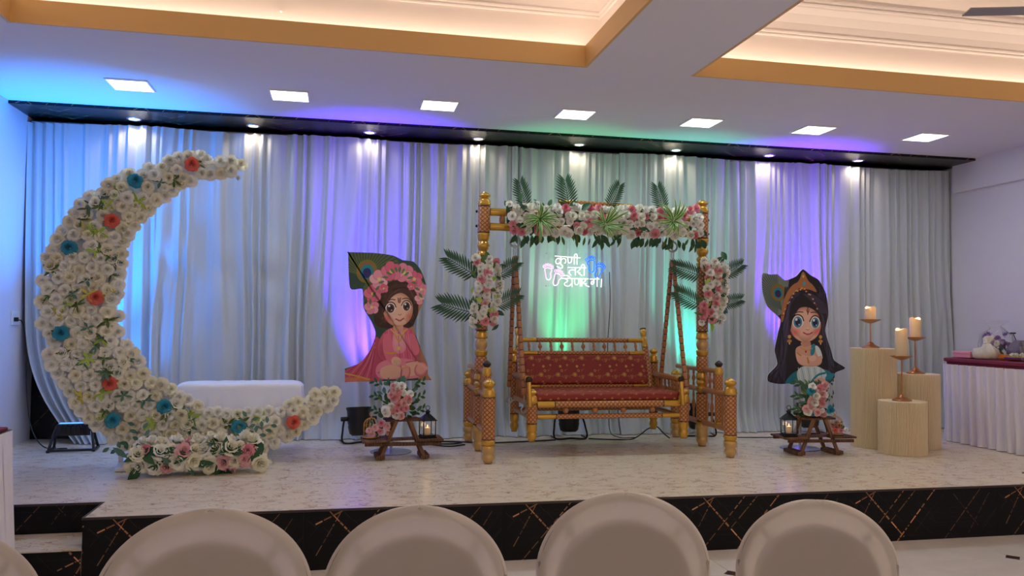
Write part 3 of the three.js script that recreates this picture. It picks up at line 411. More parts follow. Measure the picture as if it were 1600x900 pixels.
// ------------------------------------------------------------ crescent moon of flowers
{ const ang = 0.1745, t = thing('crescent_moon', 'tall white crescent moon stand packed with cream roses and a few coral and blue blooms', 'floral moon', [-1.1, STAGE, -6.42], ang);
  const outer = [[0.323, 2.263], [0.179, 2.315], [0.011, 2.31], [-0.174, 2.26], [-0.383, 2.158], [-0.558, 2.064], [-0.672, 1.973], [-0.755, 1.893], [-0.851, 1.705], [-0.929, 1.542], [-0.971, 1.351], [-0.973, 1.162], [-0.942, 0.911], [-0.898, 0.754], [-0.818, 0.614], [-0.742, 0.481], [-0.654, 0.37], [-0.549, 0.271], [-0.422, 0.178], [-0.229, 0.086], [0.033, 0.046], [0.302, 0.05], [0.496, 0.079], [0.613, 0.107], [0.725, 0.2], [0.912, 0.317], [1.093, 0.462]];
  const inner = [[1.062, 0.523], [0.943, 0.511], [0.74, 0.427], [0.573, 0.387], [0.442, 0.367], [0.313, 0.361], [0.185, 0.385], [0.04, 0.446], [-0.098, 0.534], [-0.222, 0.635], [-0.345, 0.767], [-0.438, 0.898], [-0.483, 1.027], [-0.496, 1.189], [-0.498, 1.397], [-0.479, 1.612], [-0.431, 1.726], [-0.345, 1.853], [-0.257, 1.935], [-0.138, 2.052], [-0.016, 2.129], [0.141, 2.184], [0.269, 2.209]];
  const poly = [...outer, ...inner].map((p) => new THREE.Vector2(...p)); const sh = new THREE.Shape(poly);
  // board: inset a little, 0.16 deep, behind the blooms
  const c = (p) => new THREE.Vector2(p.x, p.y); const inset = poly.map((p, i) => { const a = poly[(i + poly.length - 1) % poly.length], b = poly[(i + 1) % poly.length], d = b.clone().sub(a).normalize(); return new THREE.Vector2(p.x + d.y * -0.018 * -1 * (THREE.ShapeUtils.isClockWise(poly) ? 1 : -1), p.y - d.x * -0.018 * -1 * (THREE.ShapeUtils.isClockWise(poly) ? 1 : -1)); });
  const board = new THREE.ExtrudeGeometry(new THREE.Shape(inset), { depth: 0.17, bevelEnabled: false }); board.translate(0, 0, -0.2); mesh('board', board, MAT.white, t);
  const inside = (x, y) => { let k = false; for (let i = 0, j = poly.length - 1; i < poly.length; j = i++) { const a = poly[i], b = poly[j]; if ((a.y > y) !== (b.y > y) && x < (b.x - a.x) * (y - a.y) / (b.y - a.y) + a.x) k = !k; } return k; };
  const edge = (x, y) => { let m = 9; for (let i = 0; i < poly.length; i++) { const a = poly[i], b = poly[(i + 1) % poly.length], dx = b.x - a.x, dy = b.y - a.y, k = clamp(((x - a.x) * dx + (y - a.y) * dy) / (dx * dx + dy * dy)); m = Math.min(m, Math.hypot(x - a.x - k * dx, y - a.y - k * dy)); } return m; };
  const special = [...[[-0.023, 2.23], [-0.55, 1.781], [-0.634, 1.227], [-0.522, 0.617], [0.747, 0.298]].map((p) => [...p, 'coral']), ...[[-0.407, 2.08], [-0.807, 1.574], [-0.845, 0.974], [-0.506, 0.356], [-0.17, 0.442], [0.347, 0.278]].map((p) => [...p, 'blue'])];
  const r = rngOf(33), P = 0.088, spots = [];
  for (let j = 0; j < 40; j++) for (let i = -18; i < 20; i++) { const x = (i + (j % 2) * 0.5) * P + (r() - 0.5) * 0.022, y = j * P * 0.86 + (r() - 0.5) * 0.022; if (!inside(x, y) || edge(x, y) < 0.022) continue; if (special.some(([a, b]) => Math.hypot(a - x, b - y) < 0.058)) continue; spots.push([x, y]); }
  { let d = 0; for (let i = 0; i < poly.length; i++) { const a = poly[i], b = poly[(i + 1) % poly.length], L = a.distanceTo(b); for (; d < L; d += 0.075) { const x = a.x + (b.x - a.x) * d / L, y = a.y + (b.y - a.y) * d / L; const cx = x, cy = y; if (!spots.some(([p, q]) => Math.hypot(p - cx, q - cy) < 0.05)) spots.push([cx, cy]); } d -= L; } }
  const most = 300 - special.length; const extra = [];
  spots.forEach(([x, y], i) => { const e = Math.min(edge(x, y), 0.1), gx = (edge(x + 0.02, y) - edge(x - 0.02, y)), gy = (edge(x, y + 0.02) - edge(x, y - 0.02)), k = inside(x, y) ? (0.1 - e) * 5 : 0; const nx = -gx * k * 14 + (r() - 0.5) * 0.5, ny = -gy * k * 14 + (r() - 0.5) * 0.5 + 0.1, s = 0.052 + 0.012 * r(), z = -0.02 + 0.02 * r() + e * 0.25, col = r() < 0.6 ? 'cream' : 'ivory';
    if (i < most) place(t, 'rose', ROSE[i % 4], PETAL[col], x, y, z, nx, ny, 1, s, r() * 6.28); else { const m = new THREE.Mesh(ROSE[i % 4]); m.position.set(x, y, z); m.scale.setScalar(s); m.quaternion.setFromUnitVectors(V(0, 0, 1), V(nx, ny, 1).normalize()); m.updateMatrix(); extra.push(ROSE[i % 4].clone().applyMatrix4(m.matrix)); } });
  if (extra.length) { const m = mesh('roses', extra, PETAL.cream, t); m.userData.kind = 'stuff'; }
  for (const [x, y, col] of special) { const m = place(t, 'rose', ROSE[1], PETAL[col], x, y, 0.035, (r() - 0.5) * 0.4, 0.15, 1, 0.062, r() * 6); m.userData.label = col + ' rose'; }
  for (let k = 0, n = 0; k < 900 && n < 62; k++) { const x = -1 + 2.1 * r(), y = 2.3 * r(); if (!inside(x, y) || edge(x, y) < 0.03) continue; n++; const c2 = r(); const m = place(t, 'leaf_sprig', SPRIG[n % 3], c2 < 0.3 ? LEAF.lime : c2 < 0.5 ? LEAF.yellow : c2 < 0.8 ? LEAF.olive : LEAF.euca, x, y, 0.034 + edge(x, y) * 0.24, (r() - 0.5) * 0.6, 0.25, 1, 0.055 + 0.022 * r(), r() * 6); }
  place(t, 'hanging_bud', ROSE[0], PETAL.white, 0.31, 2.185, -0.02, 0, -1, 0.4, 0.026, 0);
  // stand: two white feet with uprights and floor runners
  for (const x of [-0.4, 0.52]) { mesh('foot_runner', rbox(0.15, 0.022, 0.5, 0.004, x, 0.012, -0.14), MAT.white, t); for (const dx of [-0.055, 0.045]) mesh('upright', box(x + dx - 0.016, x + dx + 0.016, 0.02, x < 0 ? 0.24 : 0.17, -0.2, -0.16), MAT.white, t); mesh('cross_rail', box(x - 0.06, x + 0.06, 0.11, 0.135, -0.19, -0.165), MAT.white, t); }
}
// cloth-covered bench behind the moon
{ const t = thing('cloth_bench', 'white cloth draped over a low bench behind the flower moon', 'bench', [-0.79, STAGE, -6.98], 0.06);
  const w = 0.98, d = 0.4, H0 = 0.575, HB = 0.24; const g = grid(120, 26, (u, v) => { const a = u * Math.PI * 2; const c = Math.cos(a), s = Math.sin(a), k = 1 / Math.max(Math.abs(c), Math.abs(s)), q = 0.82 * k + 0.18; const top = v < 0.4; const rr = top ? v / 0.4 : 1, h = top ? 0 : (v - 0.4) / 0.6; const fl = h > 0 ? 0.02 * h * Math.sin(u * 2 * Math.PI * 23 + 2 * Math.sin(u * 40)) * Math.min(1, h * 2) + 0.02 * h : 0; const ed = sstep(0.9, 1, rr); return [(w / 2 * rr + fl) * c * q, H0 - 0.012 * ed - h * (H0 - HB - 0.016) + (top ? 0.004 * n2(c * rr * 4, s * rr * 4) : 0), (d / 2 * rr + fl) * s * q]; });
  mesh('cloth_cover', g, phys('#f1f0ee', 0.75, { side: THREE.DoubleSide, sheen: 0.2 }), t); mesh('bench_block', box(-w / 2 + 0.03, w / 2 - 0.03, HB + 0.03, H0 - 0.02, -d / 2 + 0.03, d / 2 - 0.03), MAT.white, t); for (const x of [-0.3, 0.06]) for (const z of [-0.14, 0.14]) mesh('leg', box(x - 0.02, x + 0.02, 0, HB + 0.04, z - 0.02, z + 0.02), MAT.white, t); }
// rose garland lying at the foot of the moon
function garland(name, label, at, turn, len, h, dep, n, seed, opt = {}) {
  const t = thing(name, label, 'flower garland', at, turn), r = rngOf(seed); const core = orient(lathe([[0, 0], [0.01, h * 0.26], [len * 0.94, h * 0.26], [len * 0.95, 0]], 8), V(-len * 0.475, h * 0.42, 0), V(len * 0.475, h * 0.42, 0)); mesh('foam_core', core, LEAF.dark, t);
  for (let k = 0; k < n; k++) { const u = (k + 0.5) / n + (r() - 0.5) * 0.03, row = k % 3, a = [-0.15, 0.5, 1.15][row] + (r() - 0.5) * 0.3, x = (u - 0.5) * len; const cy = Math.sin(a), cz = Math.cos(a), cl = opt.cluster ? opt.cluster(u) : 'white'; const col = r() < (opt.pink ?? 0.2) ? (r() < 0.5 ? 'pink' : 'blush') : r() < 0.6 ? 'cream' : 'ivory'; const m = place(t, 'rose', ROSE[k % 4], PETAL[col], x, h * 0.42 + cy * h * 0.4, cz * dep * 0.42, (r() - 0.5) * 0.8, cy, cz, (opt.s ?? 0.055) * (0.8 + 0.35 * r()), r() * 6.28); if (col === 'pink' || col === 'blush') m.userData.label = 'pink rose'; }
  for (let k = 0; k < (opt.leaves ?? 30); k++) { const x = (r() - 0.5) * len * 1.04, a = -0.5 + 2.0 * r(), cy = Math.sin(a), cz = Math.cos(a); place(t, 'leaf', LEAFG[k % 3], [LEAF.green, LEAF.dark, LEAF.euca][k % 3], x, h * 0.42 + cy * h * 0.5, cz * dep * 0.55 + 0.02, (r() - 0.5) * 1.4, cy + (r() - 0.5), cz, 0.09 + 0.05 * r(), r() * 6.28); }
  return t;
}
{ const t = garland('rose_garland', 'low garland of ivory and pink roses lying at the foot of the flower moon', [-0.99, STAGE, -6.14], 0.13, 0.84, 0.24, 0.2, 34, 71, { s: 0.074, leaves: 60 });
  const r = rngOf(9); for (const [bx, by, dir] of [[-0.34, 0.2, 0.3], [0.3, 0.24, -0.35], [0.38, 0.24, -0.9], [-0.4, 0.16, 1.3]]) for (let k = 0; k < 7; k++) place(t, 'round_leaf', LEAFG[1], LEAF.euca, bx - Math.sin(dir) * k * 0.024 + (k % 2 ? 0.025 : -0.02), by + Math.cos(dir) * k * 0.026, 0.03, 0.3 * (r() - 0.5), 0.1, 1, 0.05, dir + (k % 2 ? -0.9 : 0.9));
  for (const [x, y, c] of [[0.2, 0.06, 'deep'], [0.26, 0.05, 'deep']]) place(t, 'red_berry_sprig', SPRIG[1], PETAL[c], x, y, 0.12, 0, 0.2, 1, 0.05, 1); }
// swing garlands
function fronds(t, list) { list.forEach(([x, y, x2, y2], i) => { const d = V(x2 - x, y2 - y, 0), L = d.length(); const m = place(t, 'palm_frond', FROND[i % 2], LEAF.dark, x, y, 0.04, 0, 0, 1, L / 0.25, Math.atan2(-d.x, d.y)); m.rotation.x += 0; }); }
{ const t = thing('beam_garland', 'long garland of white and pink roses with palm fronds along the top beam of swing', 'flower garland', [2.23, 2.3, -6.75]), r = rngOf(55), L = 1.74;
  for (let k = 0; k < 116; k++) { const u = (k + 0.5) / 116, x = (u - 0.5) * L + (r() - 0.5) * 0.03, row = k % 4, y = [0.105, 0.045, -0.02, -0.085][row] + 0.008 + 0.03 * (u - 0.5) + (r() - 0.5) * 0.035, z = 0.045 + 0.035 * Math.cos(y * 9) + 0.02 * r(), q = r(); const col = q < 0.15 ? 'pink' : q < 0.2 ? 'deep' : q < 0.65 ? 'white' : 'cream'; const m = place(t, 'rose', ROSE[k % 4], PETAL[col], x, y, z, (r() - 0.5) * 0.7, y * 6 + (r() - 0.5) * 0.4, 1, 0.038 + 0.014 * r(), r() * 6.28); if (col === 'pink' || col === 'deep') m.userData.label = 'pink rose'; }
  for (let k = 0; k < 130; k++) { const low = k % 2, x = (r() - 0.5) * L * 1.02, y = low ? -0.1 - 0.05 * r() : -0.1 + 0.25 * r(); place(t, 'leaf', LEAFG[k % 3], [LEAF.green, LEAF.dark, LEAF.olive][k % 3], x, y, (low ? 0.03 : 0.075) + 0.05 * r(), (r() - 0.5) * 1.0, low ? -0.2 : 0.3 * r(), 1, 0.06 + 0.05 * r(), low ? Math.PI + (r() - 0.5) * 1.4 : r() * 6.28); }
  [[-0.61, 0.0], [-0.03, -0.02], [0.59, 0.03]].forEach(([x, y], i) => place(t, 'spider_plant', SPIDER[i % 2], spiderMat, x, y, 0.1, 0, 0.1, 1, 1.15, i * 2));
  fronds(t, [[-0.71, 0.08, -0.78, 0.31], [-0.33, 0.09, -0.385, 0.345], [0.02, 0.13, 0.105, 0.33], [0.525, 0.12, 0.46, 0.33]]);
  mesh('foam_core', rod(V(-L / 2, -0.0, -0.0), V(L / 2, 0.02, -0.0), 0.028), LEAF.dark, t); }
function postGarland(label, x, y, seed, fr) {
  const t = thing('post_garland', label, 'flower garland', [x, y, -6.745]), r = rngOf(seed);
  for (let k = 0; k < 46; k++) { const u = (k + 0.5) / 46, yy = (0.5 - u) * 0.56, row = k % 3, xx = [-0.075, 0, 0.075][row] + 0.02 * Math.sin(u * 5) + (r() - 0.5) * 0.03, q = r(), col = q < 0.16 ? 'pink' : q < 0.22 ? 'blush' : q < 0.7 ? 'white' : 'cream'; const m = place(t, 'rose', ROSE[k % 4], PETAL[col], xx, yy, 0.035 + 0.03 * Math.cos(xx * 14) + 0.02 * r(), xx * 6 + (r() - 0.5) * 0.5, (r() - 0.5) * 0.6, 1, 0.037 + 0.013 * r(), r() * 6.28); if (col === 'pink' || col === 'blush') m.userData.label = 'pink rose'; }
  for (let k = 0; k < 60; k++) place(t, 'leaf', LEAFG[k % 3], [LEAF.green, LEAF.lime, LEAF.olive, LEAF.dark][k % 4], (r() - 0.5) * 0.24, (r() - 0.5) * 0.58, 0.065 + 0.04 * r(), (r() - 0.5) * 1.2, (r() - 0.5) * 0.6, 1, 0.05 + 0.05 * r(), r() * 6.28);
  fronds(t, fr.map(([a, b, c, d]) => [a - x, b - y, c - x, d - y])); mesh('foam_core', rbox(0.12, 0.5, 0.03, 0.01, 0, 0, 0.005), LEAF.dark, t); }
postGarland('white and pink roses with palm fronds on the left post of the swing', 1.175, 1.69, 101, [[1.1, 1.812, 0.851, 1.949], [1.1, 1.501, 0.809, 1.566], [1.25, 1.801, 1.426, 1.937], [1.25, 1.558, 1.44, 1.667]]);
postGarland('white and pink roses with palm fronds on the right post of the swing', 3.225, 1.722, 202, [[3.12, 1.857, 2.865, 1.929], [3.11, 1.595, 2.877, 1.704], [3.29, 1.851, 3.488, 1.973], [3.29, 1.61, 3.481, 1.663]]);

// ------------------------------------------------------------ printed cutouts on poles
const blossom = (g, x, y, r, c) => { const [a, b, d] = c; for (let k = 0; k < 5; k++) { g.fillStyle = k % 2 ? a : b; g.beginPath(); g.ellipse(x + Math.cos(k * 1.257 - 0.6) * r * 0.5, y + Math.sin(k * 1.257 - 0.6) * r * 0.5, r * 0.56, r * 0.5, k * 1.257, 0, 7); g.fill(); g.strokeStyle = 'rgba(150,50,80,0.35)'; g.lineWidth = r * 0.05; g.stroke(); } g.fillStyle = d; g.beginPath(); g.arc(x, y, r * 0.2, 0, 7); g.fill(); };
const path = (g, pts, fill, close = true) => { g.beginPath(); const n = pts.length; if (close) { g.moveTo((pts[0][0] + pts[n - 1][0]) / 2, (pts[0][1] + pts[n - 1][1]) / 2); for (let i = 0; i < n; i++) { const p = pts[i], q = pts[(i + 1) % n]; g.quadraticCurveTo(p[0], p[1], (p[0] + q[0]) / 2, (p[1] + q[1]) / 2); } } else { g.moveTo(...pts[0]); for (let i = 1; i < n - 1; i++) g.quadraticCurveTo(pts[i][0], pts[i][1], (pts[i][0] + pts[i + 1][0]) / 2, (pts[i][1] + pts[i + 1][1]) / 2); g.lineTo(...pts[n - 1]); } if (fill) { g.fillStyle = fill; g.fill(); } };
const stroke = (g, pts, c, w) => { path(g, pts, null, false); g.strokeStyle = c; g.lineWidth = w; g.lineCap = 'round'; g.stroke(); };
const glow = (g, x, y, a, b, c0, c1, rot = 0) => { g.save(); g.translate(x, y); g.rotate(rot); g.scale(a, b); const q = g.createRadialGradient(-0.15, -0.2, 0.1, 0, 0, 1); q.addColorStop(0, c0); q.addColorStop(0.6, c0); q.addColorStop(1, c1); g.fillStyle = q; g.beginPath(); g.arc(0, 0, 1, 0, 7); g.fill(); g.restore(); };
const soft = (g, x, y, a, b, c, rot = 0) => { g.save(); g.translate(x, y); g.rotate(rot); g.scale(a, b); const q = g.createRadialGradient(0, 0, 0, 0, 0, 1); q.addColorStop(0, c); q.addColorStop(1, c.replace(/[\d.]+\)$/, '0)')); g.fillStyle = q; g.beginPath(); g.arc(0, 0, 1, 0, 7); g.fill(); g.restore(); };
const oval = (g, x, y, a, b, c, rot = 0) => { g.fillStyle = c; g.beginPath(); g.ellipse(x, y, a, b, rot, 0, 7); g.fill(); };
function eye(g, x, y, a, b, iris, dark) { oval(g, x, y, a * 1.15, b * 1.02, '#fbf3ee'); oval(g, x, y + b * 0.05, a * 0.88, b * 0.93, iris); oval(g, x, y + b * 0.05, a * 0.55, b * 0.6, dark); oval(g, x - a * 0.3, y - b * 0.4, a * 0.26, b * 0.24, '#ffffff'); oval(g, x + a * 0.25, y + b * 0.45, a * 0.16, b * 0.12, 'rgba(255,255,255,0.8)'); stroke(g, [[x - a * 1.25, y - b * 0.15], [x - a * 0.9, y - b * 0.95], [x, y - b * 1.3], [x + a * 0.9, y - b * 0.95], [x + a * 1.2, y - b * 0.2]], '#20130f', a * 0.22); }
function featherEye(g, x, y, r, rot) { oval(g, x, y, r * 1.5, r * 1.75, '#7c7a2c', rot); oval(g, x, y, r * 1.25, r * 1.5, '#9b6a33', rot); oval(g, x, y + r * 0.1, r * 0.95, r * 1.15, '#1d8a93', rot); oval(g, x, y + r * 0.25, r * 0.62, r * 0.75, '#182a6e', rot); oval(g, x, y + r * 0.4, r * 0.3, r * 0.4, '#3c1d63', rot); }
// both pictures are drawn in their own print units, then scaled to the board
const print1 = canvasTex(700, 1060, (g, w, h) => { g.scale(w / 340, h / 515); g.translate(-85, -50); const r = rngOf(3);
  g.fillStyle = '#2c4a3a'; g.fillRect(80, 40, 360, 540);
  for (let k = 0; k < 120; k++) { const a = -2.9 + k * 0.04; stroke(g, [[178, 150], [178 + Math.cos(a) * 70, 150 + Math.sin(a) * 60], [178 + Math.cos(a + 0.15) * 130, 150 + Math.sin(a + 0.15) * 120]], ['rgba(90,120,50,0.7)', 'rgba(150,110,50,0.6)', 'rgba(20,80,70,0.8)'][k % 3], 4); }
  featherEye(g, 175, 130, 26, 0.2);
  path(g, [[300, 150], [395, 150], [420, 260], [400, 330], [350, 380], [420, 470], [430, 560], [370, 560], [330, 340]], '#b77d5c');
  path(g, [[214, 365], [185, 430], [150, 485], [85, 515], [85, 570], [260, 570], [250, 430]], '#c84b6b'); for (let k = 0; k < 7; k++) stroke(g, [[210, 380 + k * 8], [180 + k * 4, 450 + k * 5], [100 + k * 16, 530 + k * 3]], k % 2 ? 'rgba(240,150,165,0.55)' : 'rgba(130,30,60,0.5)', 4); stroke(g, [[90, 520], [140, 530], [190, 545]], '#d9a441', 6); oval(g, 140, 545, 60, 9, 'rgba(217,164,65,0.5)');
  path(g, [[225, 220], [255, 165], [330, 160], [372, 215], [375, 300], [352, 345], [320, 350], [240, 350], [205, 335], [205, 280]], '#3a2018'); for (let k = 0; k < 40; k++) stroke(g, [[245 + r() * 110, 180 + r() * 30], [225 + r() * 140, 250 + r() * 40], [215 + r() * 150, 310 + r() * 35]], r() < 0.5 ? 'rgba(95,52,36,0.7)' : 'rgba(25,12,10,0.6)', 3);
  // robe, sleeves, legs
  path(g, [[250, 345], [345, 340], [375, 400], [385, 455], [330, 490], [235, 480], [215, 420]], '#e0627f'); path(g, [[280, 345], [325, 345], [335, 440], [275, 450]], '#ea8f9f'); soft(g, 300, 400, 60, 50, 'rgba(255,190,200,0.55)'); soft(g, 240, 440, 30, 60, 'rgba(120,20,60,0.4)'); soft(g, 370, 440, 24, 60, 'rgba(120,20,60,0.35)'); for (let k = 0; k < 9; k++) stroke(g, [[250 + k * 12, 355], [245 + k * 14, 410], [248 + k * 15, 470]], k % 2 ? 'rgba(250,170,185,0.5)' : 'rgba(170,45,85,0.45)', 3);
  path(g, [[215, 480], [300, 460], [365, 470], [400, 500], [395, 540], [300, 545], [215, 545]], '#ec8ca0'); stroke(g, [[225, 520], [250, 500], [300, 498]], 'rgba(180,60,95,0.6)', 4); stroke(g, [[330, 480], [375, 470], [400, 480]], 'rgba(180,60,95,0.6)', 4);
  path(g, [[225, 505], [270, 485], [315, 500], [320, 535], [240, 548]], '#efb99f'); path(g, [[315, 490], [360, 475], [400, 490], [395, 520], [330, 540]], '#f0bfa6'); glow(g, 328, 520, 19, 30, '#f0a79c', '#c8686e', 0.2); glow(g, 388, 506, 25, 30, '#f2aba0', '#c8686e', 0.5); stroke(g, [[300, 470], [315, 500], [312, 535]], 'rgba(150,60,70,0.6)', 4); for (let k = 0; k < 5; k++) { oval(g, 372 + k * 9, 482 + k * 5, 6, 7, '#f3b5a5'); oval(g, 316 + k * 6, 498 - (k % 2) * 3, 4.5, 5, '#f0aa9b'); } stroke(g, [[310, 505], [330, 498], [345, 500]], '#d9a441', 4);
  path(g, [[240, 365], [272, 375], [280, 440], [300, 470], [275, 490], [240, 450]], '#e8768e'); path(g, [[340, 360], [368, 380], [385, 440], [360, 460], [345, 410]], '#e8768e'); stroke(g, [[252, 440], [270, 448], [290, 440]], '#d9a441', 6); oval(g, 292, 475, 19, 17, '#f0bfa6', 0.4); for (let k = 0; k < 4; k++) stroke(g, [[284 + k * 7, 472], [288 + k * 7, 492]], '#d99a84', 2.5);
  stroke(g, [[280, 352], [300, 420], [322, 352]], '#d9a441', 5); stroke(g, [[270, 352], [298, 385], [332, 350]], '#e6c46a', 4); oval(g, 300, 425, 6, 8, '#e6c46a');
  // neck, face
  oval(g, 298, 345, 20, 16, '#e0a489'); glow(g, 296, 275, 57, 66, '#f4c8ad', '#d08f72'); soft(g, 256, 312, 26, 20, 'rgba(235,95,90,0.6)'); soft(g, 340, 302, 20, 18, 'rgba(235,95,90,0.55)'); oval(g, 303, 325, 25, 12, 'rgba(250,215,195,0.5)');
  path(g, [[238, 225], [262, 178], [330, 172], [368, 215], [366, 262], [345, 225], [305, 205], [262, 232], [246, 285], [232, 300]], '#4a2a1e'); stroke(g, [[246, 270], [256, 225], [300, 196]], '#6b4030', 4); stroke(g, [[330, 190], [352, 215], [360, 250]], '#6b4030', 4); stroke(g, [[275, 200], [310, 185], [345, 200]], '#2a1611', 4);
  eye(g, 267, 270, 17, 19, '#5a3323', '#1c0f0c'); eye(g, 328, 262, 15, 18, '#5a3323', '#1c0f0c'); stroke(g, [[249, 250], [264, 235], [284, 238]], '#4a2a1e', 3.5); stroke(g, [[312, 234], [330, 228], [346, 241]], '#4a2a1e', 3.5);
  stroke(g, [[295, 230], [296, 246], [300, 250], [304, 246], [305, 229]], '#7d1f1f', 3); stroke(g, [[300, 232], [300, 244]], '#2a1611', 2.5); stroke(g, [[298, 294], [303, 299], [309, 293]], '#c9846c', 3.5); stroke(g, [[288, 312], [303, 321], [318, 309]], '#b8404a', 4.5); oval(g, 303, 319, 7, 3, '#d8606a');
  const pk = [['#f6a9b8', '#f08fa5', '#f9e08a'], ['#ee7f98', '#e86a88', '#f7d27a'], ['#f9bcc6', '#f49fb2', '#f6d88a']]; [[196, 268, 28], [200, 216, 34], [383, 232, 24], [384, 196, 26], [356, 156, 33], [222, 160, 36], [316, 132, 37], [268, 128, 38]].forEach(([x, y, q], i) => blossom(g, x, y, q, pk[i % 3])); for (let k = 0; k < 16; k++) { const t = k / 15, x = 190 + 205 * t, y = 250 - 150 * Math.sin(Math.PI * (0.05 + 0.9 * t)) + 20; oval(g, x, y, 5, 11, 'rgba(70,130,70,0.8)', t * 6); } blossom(g, 240, 195, 18, pk[1]); blossom(g, 345, 185, 15, pk[1]);
  for (let k = 0; k < 300; k++) { g.fillStyle = `rgba(255,220,180,${0.05 * r()})`; g.fillRect(85 + r() * 340, 50 + r() * 515, 14, 14); }
});
const print2 = canvasTex(720, 960, (g, w, h) => { g.scale(w / 360, h / 500); g.translate(-80, -52); const r = rngOf(4);
  g.fillStyle = '#17131f'; g.fillRect(60, 40, 420, 540);
  path(g, [[60, 40], [200, 60], [195, 130], [170, 260], [100, 250], [60, 200]], '#7c8a84'); for (let k = 0; k < 90; k++) { const a = 1.6 + k * 0.035; stroke(g, [[165, 230], [150 + Math.cos(a) * 40, 165 + Math.sin(a) * -40], [150 + Math.cos(a) * 90, 165 - Math.sin(a) * 100]], ['rgba(40,80,70,0.7)', 'rgba(150,165,155,0.6)', 'rgba(60,60,70,0.6)'][k % 3], 2.5); } featherEye(g, 150, 155, 21, -0.2);
  for (let k = 0; k < 150; k++) { const s = r() < 0.5 ? -1 : 1, x = 268 + s * (20 + r() * 70); stroke(g, [[x, 130 + r() * 40], [268 + s * (70 + r() * 50), 260 + r() * 60], [268 + s * (80 + r() * 60), 400 + r() * 60], [268 + s * (90 + r() * 90), 500 + r() * 50]], ['rgba(52,46,70,0.8)', 'rgba(10,8,16,0.8)', 'rgba(80,76,110,0.45)'][k % 3], 3 + 3 * r()); }
  path(g, [[385, 470], [430, 475], [436, 492], [390, 495]], '#1c1826');
  // dhoti and sash
  path(g, [[160, 545], [230, 470], [345, 470], [395, 500], [360, 545], [250, 552]], '#1f7f95'); path(g, [[225, 470], [300, 455], [355, 480], [360, 520], [300, 545], [235, 540]], '#cfe6ec'); for (let k = 0; k < 8; k++) stroke(g, [[235 + k * 14, 470], [245 + k * 13, 505], [250 + k * 12, 540]], k % 2 ? 'rgba(120,170,190,0.55)' : 'rgba(255,255,255,0.7)', 4); stroke(g, [[288, 535], [312, 500], [350, 492]], '#1b8aa0', 9); path(g, [[350, 505], [395, 488], [392, 508], [352, 525]], '#1f8fa6');
  path(g, [[300, 515], [345, 508], [365, 545], [330, 552], [300, 540]], '#e8b8a2'); for (let k = 0; k < 5; k++) oval(g, 325 + k * 8, 548 - k * 2, 5, 5, '#f0c8b4');
  // torso and folded arms
  path(g, [[225, 375], [320, 372], [340, 420], [335, 465], [240, 465], [222, 420]], '#ddab95'); path(g, [[290, 370], [312, 368], [306, 412], [286, 425]], '#1f8fa6'); path(g, [[305, 370], [330, 385], [345, 440], [315, 420]], '#dfeef2');
  path(g, [[225, 400], [250, 415], [300, 425], [305, 455], [255, 460], [228, 440]], '#ebc0aa'); path(g, [[340, 415], [318, 425], [262, 440], [285, 462], [335, 455]], '#e6b59e'); oval(g, 298, 430, 16, 12, '#f0c8b4', -0.4); stroke(g, [[232, 408], [246, 418]], '#c58a3a', 6); stroke(g, [[275, 428], [280, 450]], '#c58a3a', 6); stroke(g, [[245, 385], [270, 402], [295, 388]], '#d8a548', 4); oval(g, 268, 402, 4, 5, '#b8404a');
  oval(g, 268, 368, 22, 14, '#cf9a84');
  // face
  glow(g, 266, 288, 68, 74, '#f2c9b4', '#c58a74'); path(g, [[205, 300], [266, 380], [328, 300], [320, 340], [266, 366], [214, 342]], '#ebbfaa'); soft(g, 222, 322, 28, 22, 'rgba(230,80,95,0.65)'); soft(g, 316, 320, 23, 21, 'rgba(230,80,95,0.6)'); soft(g, 276, 306, 14, 10, 'rgba(255,235,220,0.7)');
  path(g, [[196, 260], [205, 190], [260, 150], [325, 165], [366, 210], [355, 260], [330, 235], [285, 195], [245, 210], [212, 262], [200, 330]], '#1a1522'); for (let k = 0; k < 14; k++) stroke(g, [[258 + k * 3, 160], [300 + k * 4, 190], [330 + k * 2.5, 240]], 'rgba(90,90,125,0.5)', 2);
  eye(g, 234, 277, 21, 25, '#3f8fc0', '#10233f'); eye(g, 309, 279, 19, 24, '#3f8fc0', '#10233f'); stroke(g, [[212, 249], [230, 234], [256, 236]], '#4a2a22', 4); stroke(g, [[290, 237], [314, 233], [332, 249]], '#4a2a22', 4); stroke(g, [[277, 205], [277, 245]], '#2a1018', 3.5); stroke(g, [[271, 225], [277, 246], [284, 225]], '#7d2020', 2.5);
  stroke(g, [[270, 308], [276, 313], [282, 308]], '#c98672', 3.5); stroke(g, [[258, 322], [277, 333], [296, 321]], '#b5323e', 5); oval(g, 277, 329, 9, 4, '#d65562');
  // tiara and earrings
  path(g, [[160, 280], [168, 200], [190, 148], [215, 118], [240, 108], [257, 52], [278, 105], [300, 118], [322, 156], [285, 138], [240, 140], [205, 165], [182, 215], [172, 280]], '#b57a48'); for (let k = 0; k < 26; k++) oval(g, 168 + k * 6, 250 - 115 * Math.sin(Math.PI * Math.min(1, k / 25 * 0.9)) + 6 * (k % 2), 3.5, 3.5, k % 3 ? '#e3b277' : '#8f2f2f'); oval(g, 262, 115, 6, 9, '#3fa0c0'); oval(g, 258, 85, 4, 6, '#e9c08a'); for (const x of [198, 332]) { oval(g, x, 340, 7, 8, '#d8a15a'); oval(g, x, 358, 10, 7, '#c58a45'); oval(g, x, 368, 3, 5, '#e9c08a'); }
});
